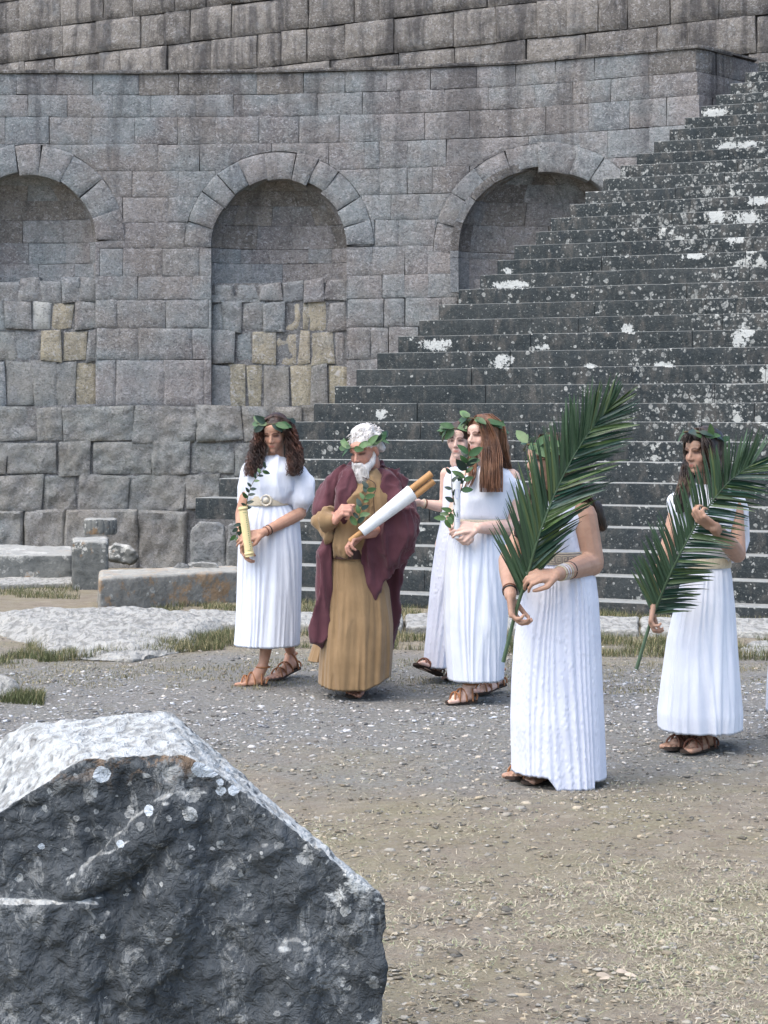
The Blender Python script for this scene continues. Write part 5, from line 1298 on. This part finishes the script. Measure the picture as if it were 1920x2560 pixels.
# ------------------------------------------------------------------ palm fronds
def frond(label, pts, left, right, n, seed=0, stem_from=.0, first=.2, droop=.0, dens_end=1.0):
    """pts: world points of the midrib; left/right: functions t -> (length m, direction vector)"""
    rs = random.Random(seed); path = bez(pts, 60); root = empty('palm_frond', tuple(path[0]), label, 'palm frond', 'palm fronds carried in the procession')
    smoothmesh(link('midrib', tubes([path], [np.linspace(.0095, .002, 60)], 8), M['palm_stem'], root))
    for i in range(n):
        t = first + (1 - first) * (i + .5) / n; j = min(58, int(t * 59)); p = path[j] + (path[j + 1] - path[j]) * (t * 59 - j); ax = norm(path[j + 1] - path[j])
        for fn, sd in ((left, 1), (right, -1)):
            L_, dv = fn(t); L_ *= rs.uniform(.86, 1.08); 
            if L_ < .02: continue
            dv = norm(np.array(dv) + np.array([rs.uniform(-.07, .07), rs.uniform(-.22, .12), rs.uniform(-.07, .07)])); m = 9; W_ = rs.uniform(.0055, .0092) * (1 if L_ > .15 else .8)
            sidev = norm(np.cross(dv, ax)); wide = norm(np.cross(dv, sidev) * rs.uniform(.35, 1) + sidev * rs.uniform(-.9, .9)); up = norm(np.cross(wide, dv)); bend = rs.uniform(-.03, .09) * L_
            V = []; F = []
            for q in range(m):
                u = q / (m - 1); w_ = W_ * (min(1, u * 7 + .45)) * (1 - u ** 2.2) ** .8 + .0006; cpt = p + dv * L_ * u + ax * L_ * .10 * u * (1 - u) + np.array([0, 0, -1]) * (droop * L_ * u * u) + up * bend * u * u
                V += [cpt - wide * w_ + up * w_ * .35, cpt, cpt + wide * w_ + up * w_ * .35]
            for q in range(m - 1):
                a_ = 3 * q; F += [(a_, a_ + 1, a_ + 4, a_ + 3), (a_ + 1, a_ + 2, a_ + 5, a_ + 4)]
            link('leaflet', mesh_from(V, F, True), M['palm2'] if rs.random() < (.35 if sd < 0 else .12) else M['palm'], root)
    return root
def lerp(t, xs, ys): return float(np.interp(t, xs, ys))
Yd = 9.7 - .40
def f1l(t): a_ = lerp(t, [.2, .45, .8, 1], [118, 103, 88, 62]); return lerp(t, [.2, .3, .5, .75, .95, 1], [.27, .33, .34, .28, .18, .12]), (math.cos(math.radians(a_)), -.12, math.sin(math.radians(a_)))
def f1r(t): a_ = lerp(t, [.2, .4, .6, .85, 1], [52, 40, 18, 12, 40]); return lerp(t, [.2, .35, .5, .7, .9, 1], [.13, .22, .26, .26, .20, .14]), (math.cos(math.radians(a_)), -.05, math.sin(math.radians(a_)))
frond('tall palm frond hiding the face of the nearest woman in white', [P(1258, 1655, Yd + .10), P(1290, 1528, Yd + .08), P(1318, 1440, Yd + .05), P(1352, 1325, Yd), P(1405, 1195, Yd), P(1466, 1090, Yd), P(1528, 1015, Yd + .02)], f1l, f1r, 92, 3, first=.24)
Ye = 10.7 - .42
def f2l(t): a_ = lerp(t, [.2, .45, .8, 1], [122, 112, 95, 60]); return lerp(t, [.12, .3, .5, .75, .95, 1], [.20, .26, .26, .24, .22, .18]), (math.cos(math.radians(a_)), -.12, math.sin(math.radians(a_)))
def f2r(t): a_ = lerp(t, [.12, .4, .6, .85, 1], [4, 6, -8, -10, 25]); return lerp(t, [.12, .35, .5, .7, .9, 1], [.16, .20, .22, .22, .22, .18]), (math.cos(math.radians(a_)), -.05, math.sin(math.radians(a_)))
frond('leaning palm frond held low and across by the woman at the right', [P(1591, 1673, Ye + .12), P(1625, 1560, Ye + .12), P(1652, 1490, Ye + .08), P(1690, 1405, Ye + .02), P(1745, 1305, Ye), P(1815, 1212, Ye), P(1880, 1160, Ye)], f2l, f2r, 84, 5, first=.22)

# ------------------------------------------------------------------ fallen blocks and slabs
def stone(name, solid, m, label=None, cat='stone block', voxel=.02, amp=(.02, .006), freq=(4, 18), seed=0, parent=None, group=None, smooth=1, extra=None):
    me = solid.remesh(voxel, smooth, .5)
    def fn(c, n):
        r = amp[0] * fbm(c * freq[0], seed, 3) * 2 + amp[1] * fbm(c * freq[1], seed + 5, 3) * 2
        if extra is not None: r = r + extra(c, n)
        return r
    displace(me, fn); o = link(name, me, m, parent)
    if label: setp(o, label, cat, group)
    return o
def boxpts(corners, dv, h0, h1):
    """prism over ground points"""
    return [(x, y, z) for (x, y) in corners for z in (h0, h1)]

# foreground gabled block
Yf = 5.0; off = np.array([-.19, .69, 0.])
fr = [P(-330, 2240, Yf), P(-330, 2700, Yf), P(962, 2700, Yf), P(962, 2262, Yf), P(952, 2238, Yf), P(492, 1897, Yf), P(455, 1883, Yf), P(212, 1893, Yf), P(190, 1905, Yf)]
for q in fr: q[2] = max(q[2], -.02) if q[2] < .25 else q[2]
fr[1][2] = fr[2][2] = -.03
rr_ = [q + off for q in fr]
rr_[5] = P(432, 1786, Yf + .69); rr_[6] = P(410, 1778, Yf + .69); rr_[7] = P(62, 1808, Yf + .69); rr_[8] = P(44, 1817, Yf + .69)
S_ = Solid(); S_.hull([tuple(q) for q in fr + rr_])
lx = lambda px, py, o=0: P(px, py, Yf - o)
S_.hull([tuple(q) for q in [lx(-330, 2246, .035), lx(235, 2262, .03), lx(285, 2300, .005), lx(-330, 2700, .04), lx(200, 2700, .035), lx(-330, 2246, -.1), lx(255, 2250, -.1), lx(330, 2700, -.1)]])
S_.chain([lx(512, 1990, -.02), lx(420, 2040, -.005), lx(300, 2150, .0), lx(165, 2232, -.015)], [.030, .055, .050, .030])
S_.chain([lx(470, 2010, -.04), lx(455, 2130, -.035), lx(420, 2270, -.045), lx(360, 2440, -.06)], [.05, .075, .095, .10])
S_.chain([lx(590, 2150, -.05), lx(690, 2110, -.04), lx(770, 2180, -.07), lx(800, 2300, -.08)], [.04, .06, .075, .08])
S_.chain([lx(640, 2330, -.07), lx(760, 2420, -.06), lx(720, 2540, -.06)], [.08, .09, .09])
def fx_(c, n):
    fr_ = (n[:, 1] < -.3); chip = np.abs(fbm(c * np.array([13, 13, 9]), 14, 2)) + .6 * np.abs(fbm(c * np.array([34, 34, 26]), 15, 2)); q = c * np.array([9, 9, 7]); wv = np.stack([c[:, 0] * 6 + 2.5 * vnoise(c * 5, 3), c[:, 1] * 6, c[:, 2] * 6 + 2.5 * vnoise(c * 5, 8)], -1)
    return np.where(fr_, sm(.3, .85, -n[:, 1]) * (.045 * (chip - .25) + .012 * (ridge(vnoise(q, 4)) - .6) + .012 * (ridge(vnoise(wv * 1.6, 6)) - .55) + .005 * (vnoise(wv * 5, 7) - .5)), .006 * (vnoise(c * np.array([60, 22, 50]), 9) - .5))
stone('gabled_block', S_, M['dark_rock'], 'large dark gabled marble block with a white top in the left foreground', 'stone block', voxel=.0075, amp=(.008, .005), freq=(6, 36), seed=3, smooth=2, extra=fx_)
# patches of pale lichen growing on its face
rs3 = random.Random(5)
def lich(label, px, py, r_, m, k=1.0):
    c = P(px, py, Yf); V = [(0, 0, 0)]; n_ = 16
    return

# small rock with grass at the left edge
S_ = Solid(); S_.hull([tuple(G(-60, 1745)), tuple(G(58, 1738)), tuple(G(40, 1712)), tuple(G(-60, 1705)), tuple(G(30, 1735) + np.array([0, 0, .09])), tuple(G(-50, 1735) + np.array([0, 0, .13])), tuple(G(-50, 1712) + np.array([0, 0, .13]))])
stone('rock', S_, M['pale_slab'], 'small pale rock at the left edge of the gravel, grass beside it', 'rock', .015, (.02, .006), (8, 25), 4)

def slab(name, px0, px1, yb0, yb1, yt0, yt1, H, m, label, seed, voxel=.022, amp=(.02, .008), cat='stone block', rnd=0):
    """block from its front base line (yb at px0, px1), height H and the row of its rear top edge"""
    A = G(px0, yb0); B = G(px1, yb1); ra = (CAMH - H) * FPX / (yt0 - HOR); rb = (CAMH - H) * FPX / (yt1 - HOR)
    C2 = P(px0, yt0, ra); D2 = P(px1, yt1, rb); S_ = Solid(); pts = []
    for q in (A, B): pts += [(q[0], q[1], -.05), (q[0], q[1], H)]
    for q in (C2, D2): pts += [(q[0], q[1], -.05), (q[0], q[1], H)]
    S_.hull(pts); return stone(name, S_, m, label, cat, voxel, amp, (4, 17), seed, smooth=3)
slab('fallen_block', 247, 600, 1532, 1506, 1424, 1414, .285, M['orange_block'], 'long fallen block with an orange lichen patch at its left end', 11)
slab('fallen_block', -120, 182, 1458, 1455, 1362, 1364, .27, M['lichen_block'], 'dark flat-topped fallen block with round hollows, at the left edge', 12)
slab('base_slab', -140, 188, 1476, 1468, 1440, 1440, .05, M['pale_slab'], 'low pale slab under the dark flat-topped block at the left edge', 13, cat='stone slab')
slab('pillar_stump', 180, 270, 1461, 1459, 1352, 1352, .455, M['lichen_block'], 'upright dark stump of a pillar spotted with white lichen, below the column drum', 14)
# fluted drum
dr = empty('column_drum', tuple(P(247, 1334, 21.6)), 'short fluted column drum with pale top lying on the pillar stump', 'column drum')
dr.location.z = .455
zc = .455; V = []; F = []; nf = 96; cx, cy = dr.location.x, dr.location.y + .12
prof = [(.0, .155), (.02, .166), (.12, .166), (.145, .160), (.155, .135), (.157, .0)]
for z, r_ in prof:
    for i in range(nf):
        t = 2 * PI * i / nf; fl = 1 - .055 * abs(math.sin(t * 8)) ** .5 * (-1) if r_ > .13 else 1; rr2 = r_ * (1 - .06 * (1 - abs(math.sin(t * 8)) ** .6)) if .01 < z < .15 else r_
        V.append((cx + rr2 * math.cos(t), cy + rr2 * math.sin(t), zc + z + .004 * math.sin(3 * t)))
for j in range(len(prof) - 1):
    for i in range(nf): a_ = j * nf; F.append((a_ + i, a_ + (i + 1) % nf, a_ + nf + (i + 1) % nf, a_ + nf + i))
o = link('drum', mesh_from(V, F), M['lichen_block'], dr); smoothmesh(o, 50)
# rubble carrying the end of a step, and loose stones
def rub(pts, m, label, seed, Yr, dep=.4, voxel=.02, cat='rubble stone', amp=(.03, .01)):
    S_ = Solid(); S_.hull([tuple(P(x, y, Yr + o_)) for x, y in pts for o_ in (0, dep)]); stone('rubble_stone', S_, m, label, cat, voxel, amp, (5, 20), seed)
rub([(476, 1478), (566, 1478), (562, 1315), (545, 1304), (500, 1306), (482, 1325)], M['wall_low'], 'big rough grey stone propping the lowest left step end', 21, 20.55)
rub([(566, 1478), (640, 1478), (640, 1330), (600, 1304), (572, 1310)], M['wall_low'], 'rough upright stone wedged between the propping stone and the steps', 22, 20.5)
rub([(428, 1437), (480, 1437), (470, 1412), (448, 1406), (432, 1420)], M['wall_low'], 'brown loose stone lying on the long fallen block', 23, 19.2, .2, .012, amp=(.01, .006))
rub([(478, 1434), (560, 1434), (540, 1408), (505, 1404), (470, 1408)], M['pale_slab'], 'pale flat stone lying on the long fallen block next to the white dress', 24, 19.35, .25, .012, amp=(.01, .006))
rub([(190, 1537), (245, 1539), (240, 1526), (205, 1523)], M['pale_slab'], 'small flat pale stone on the dirt left of the long fallen block', 25, 17.9, .15, .01, amp=(.006, .004))
rub([(270, 1400), (330, 1410), (345, 1392), (320, 1368), (290, 1360), (268, 1372)], M['lichen_block'], 'broken dark stones heaped at the wall foot behind the pillar stump', 26, 24.5, .4, amp=(.05, .02))

# the pale outcrop and the line of kerb slabs
S_ = Solid(); g = lambda x, y, z: tuple(G(x, y) + np.array([0, 0, z]))
S_.hull([g(0, 1590, .0), g(-60, 1560, 0), g(20, 1552, .09), g(130, 1645, 0), g(120, 1612, .10), g(330, 1655, .0), g(330, 1632, .09), g(490, 1625, 0), g(470, 1606, .09), g(560, 1575, .0), g(560, 1560, .06), g(300, 1545, .09), g(240, 1530, .0), g(540, 1540, .03)])
stone('rock_outcrop', S_, M['pale_slab'], 'long low pale rock outcrop with ragged front edge, grass along its foot', 'rock outcrop', .018, (.055, .014), (3, 14), 31, smooth=2)
kx = [470, 640, 860, 1010, 1200, 1390, 1600, 1790, 1990, 2200, 2420]
for i in range(len(kx) - 1):
    x0, x1 = kx[i] + 4, kx[i + 1] - 4
    def yb(x): return 1574 + (x - 470) * .018
    def yt(x): return 1541 + (x - 470) * .016
    S_ = Solid(); S_.hull([g(x0, yb(x0), -.03), g(x1, yb(x1), -.03), g(x0, yb(x0), .055), g(x1, yb(x1), .055), g(x0, yt(x0), -.03), g(x1, yt(x1), -.03), g(x0, yt(x0), .055), g(x1, yt(x1), .055)])
    lab = ['left end, beside the rock outcrop', 'between the white dress and the bearded man', 'behind the bearded man', 'behind the two women with a thin scroll', 'behind the nearest woman', 'between the two palm frond bearers', 'behind the woman at the right', 'at the right edge of the picture', 'beyond the right edge of the picture', 'farthest out to the right of the picture'][i]
    stone('kerb_slab', S_, M['pale_slab'], 'pale worn slab of the low kerb below the steps, ' + lab, 'kerb slab', .016, (.02, .008), (5, 20), 41 + i, group='slabs of the low kerb', smooth=1)
S_ = Solid(); S_.hull([g(1840, 1640, -.02), g(2000, 1648, -.02), g(1850, 1632, .03), g(1990, 1640, .03), g(1880, 1612, .03), g(1990, 1606, .03)])
stone('flat_slab', S_, M['pale_slab'], 'flat pale slab sunk in the grass at the right edge, below the kerb', 'stone slab', .014, (.01, .005), (6, 20), 55)

# ------------------------------------------------------------------ gravel, straw and grass
def scatter_mesh(base_v, base_f, pos, scl, rot, tilt, m, name, label, cols=None, k=None):
    nb = len(base_v); N = len(pos); bv = np.asarray(base_v)
    v = bv[None] * scl[:, None, :]; c, s_ = np.cos(rot)[:, None], np.sin(rot)[:, None]; ct, st = np.cos(tilt)[:, None], np.sin(tilt)[:, None]
    x, y, z = v[..., 0], v[..., 1], v[..., 2]; y, z = y * ct - z * st, y * st + z * ct; x, y = x * c - y * s_, x * s_ + y * c
    v = np.stack([x, y, z], -1) + pos[:, None, :]; f = (np.asarray(base_f)[None] + (np.arange(N) * nb)[:, None, None]).reshape(-1, len(base_f[0]))
    me = fastmesh(v.reshape(-1, 3), f, len(base_f[0]))
    if cols is not None: colattr(me, 'Col', np.repeat(cols, nb, 0))
    o = link(name, me, m); return setp(o, label, None, None, 'stuff')
def groundpts(n, y0=1500, y1=2620, bias=1.0, seed=0, xr=(-500, 2450)):
    rs = np.random.RandomState(seed); py = y0 + (y1 - y0) * rs.rand(n) ** bias; px = rs.uniform(*xr, n); Y = CAMH * FPX / (py - HOR); X = (px - 960) / FPX * Y
    Z = gz(X, Y) + .012 * (fbm(np.stack([X * 5, Y * 5, X * 0], -1), 9) * 2); return np.stack([X, Y, Z], -1), px, py
t = NT('loose gravel', .9, .25); cc = t.attr('Col'); c_ = t.mix(1.0, (1, 1, 1), cc.outputs['Color'], 'MULTIPLY'); M['gravel'] = t.out(c_, t.bump(t.noise(90, 3), .004))
t = NT('dry straw', .9, .1); cc = t.attr('Col'); M['straw'] = t.out(cc.outputs['Color'])
ov = np.array([(1, 0, 0), (.3, .9, .1), (-.8, .6, 0), (-.9, -.5, 0), (.2, -1, 0), (.5, .3, 1), (-.5, .3, .8), (-.1, -.5, .9), (0, 0, -.8)])
of = [(0, 1, 5), (1, 6, 5), (1, 2, 6), (2, 3, 6), (3, 7, 6), (3, 4, 7), (4, 0, 5), (4, 5, 7), (5, 6, 7), (1, 0, 8), (2, 1, 8), (3, 2, 8), (4, 3, 8), (0, 4, 8)]
N = 84000; pos, px, py = groundpts(N, 1600, 2600, 1.15, 1); r_ = np.random.RandomState(2)
w_ = vnoise(pos * np.array([1.2, .8, 0]), 5); band_ = np.exp(-((py - 1790 + (w_ - .5) * 160) / 120) ** 2)
keep = r_.rand(N) < .26 + .72 * band_; pos = pos[keep]; n = len(pos); sz = .0062 * np.exp(r_.normal(0, .45, n)); sz = np.minimum(sz, .022)
scl = np.stack([sz * r_.uniform(.8, 1.7, n), sz * r_.uniform(.7, 1.3, n), sz * r_.uniform(.25, .6, n)], -1)
g0 = (.10 + (.24 + .18 * band_[keep]) * r_.rand(n) ** 1.3)[:, None]; tint = np.array([1.0, 1.0, 1.0]) + r_.uniform(-1, 1, n)[:, None] * np.array([.08, .0, -.10]); wm = (1 - band_[keep])[:, None] * np.array([.10, .0, -.20])
scatter_mesh(ov, of, pos, scl, r_.uniform(0, 6.28, n), r_.normal(0, .25, n), M['gravel'], 'gravel', 'loose grey gravel over the trodden ground', g0 * (tint + wm))
# straw and dead grass lying about
bl = np.array([(-1, 0, 0), (1, 0, 0), (.6, .5, .5), (-.6, .5, .5), (.1, 1, .25), (-.1, 1, .25)]); bf = [(0, 1, 2), (0, 2, 3), (3, 2, 4), (3, 4, 5)]
N = 205000; pos, px, py = groundpts(N, 1640, 2620, .85, 3); w_ = vnoise(pos * np.array([2.2, 1.2, 0]), 8) + .4 * (vnoise(pos * np.array([9, 6, 0]), 18) - .5)
keep = (r_.rand(N) < .06 + .94 * sm(.30, .70, w_)) & (r_.rand(N) < .12 + .88 * sm(1880, 2080, py)); pos = pos[keep]; n = len(pos); ln = r_.uniform(.010, .036, n)
scl = np.stack([r_.uniform(.0008, .0020, n), ln, ln * r_.uniform(.03, .35, n)], -1); g0 = r_.uniform(.75, 1.15, n)[:, None] * (np.array([.43, .385, .29]) + (r_.rand(n) < .25)[:, None] * np.array([-.14, -.06, -.10]))
scatter_mesh(bl, bf, pos, scl, r_.uniform(0, 6.28, n), r_.normal(.1, .2, n), M['straw'], 'dry_grass', 'dry trampled grass and straw on the ground', g0)
# living grass along the slabs
t = NT('short grass', .8, .2); cc = t.attr('Col'); M['grass'] = t.out(cc.outputs['Color'])
def grass(n, regions, seed, name, label, hmin=.02, hmax=.07, dry=.3):
    rs = np.random.RandomState(seed); P_ = []
    for (x0, x1, ya, yb_, wgt) in regions:
        k = int(n * wgt); px = rs.uniform(x0, x1, k); t_ = rs.rand(k); sl_ = (px - x0) / (x1 - x0); y_a = ya[0] + (ya[1] - ya[0]) * sl_; y_b = yb_[0] + (yb_[1] - yb_[0]) * sl_; py = y_a + (y_b - y_a) * t_; Y = CAMH * FPX / (py - HOR); X = (px - 960) / FPX * Y
        keep = vnoise(np.stack([X * 5, Y * 4, X * 0], -1), seed) > .34; P_.append(np.stack([X, Y, gz(X, Y) - .003], -1)[keep])
    pos = np.concatenate(P_); n = len(pos); h = rs.uniform(hmin, hmax, n) * (.5 + vnoise(pos * 4, seed + 1)); scl = np.stack([rs.uniform(.0012, .0028, n), h * rs.uniform(.15, .9, n), h], -1); scl2 = scl.copy()
    base = np.array([(-1, 0, 0), (1, 0, 0), (.7, .35, .55), (-.7, .35, .55), (0, 1, 1.0)]); f = [(0, 1, 2), (0, 2, 3), (3, 2, 4)]
    isdry = (rs.rand(n) < dry + .5 * (vnoise(pos * 3, seed + 4) - .5)); col = np.where(isdry[:, None], np.array([.26, .23, .13]), np.array([.085, .10, .045])) * rs.uniform(.6, 1.3, n)[:, None]
    scatter_mesh(base, f, pos, scl, rs.uniform(0, 6.28, n), rs.normal(0, .2, n), M['grass'], name, label, col)
grass(66000, [(600, 2420, (1492, 1541), (1540, 1569), .42), (520, 2420, (1578, 1614), (1618, 1662), .40), (0, 560, (1618, 1600), (1662, 1625), .18)], 1, 'grass', 'short green and dry grass along the kerb slabs and the outcrop', .025, .075)
grass(9000, [(-20, 110, (1730, 1740), (1760, 1768), .25), (380, 600, (1500, 1515), (1530, 1536), .30), (230, 480, (1392, 1400), (1412, 1416), .2), (-10, 200, (1470, 1470), (1490, 1500), .25)], 2, 'grass_tufts', 'small tufts of grass beside the fallen blocks and the rock', .02, .06)
grass(22000, [(-400, 2420, (1640, 1660), (1720, 1740), 1.0)], 3, 'sparse_grass', 'sparse dry grass at the edge of the gravel', .008, .022, .7)
# small finds: dead leaves on the ground, a plant rooted in the upper wall
dl = empty('dead_leaf', tuple(G(1530, 2440)), 'curled dry leaves lying on the straw near the bottom right', 'dry leaf')
M['deadleaf'] = mat_leaf('dry leaf', (.33, .28, .22), (.36, .32, .27), .8)
for i, (px, py, ang, kk) in enumerate([(1490, 2448, .1, 1.0), (1540, 2440, .5, .9), (1560, 2446, -.4, .8), (1525, 2456, 2.9, .7), (1505, 2436, 1.0, .6)]):
    leafobj(dl, G(px, py) + np.array([0, 0, .012]), (math.cos(ang), math.sin(ang) * .6, .12), (.2, -.4, 1), 'deadleaf', LEAFS[3], kk * .75)
wp_ = up_fn(np.array(4.75), np.array(6.82), np.array(.03)); wp = empty('wall_plant', tuple(wp_), 'small green plant sprouting from a joint of the upper wall', 'plant')
for i in range(22):
    a_ = random.uniform(-.3, PI + .3); leafobj(wp, np.array(wp_) + np.array([random.uniform(-.08, .08), 0, random.uniform(-.03, .05)]), (math.cos(a_), -.6, math.sin(a_) * .8), (0, -1, .5), random.choice(['leaf', 'leaf_dk']), None, random.uniform(.6, 1.1))
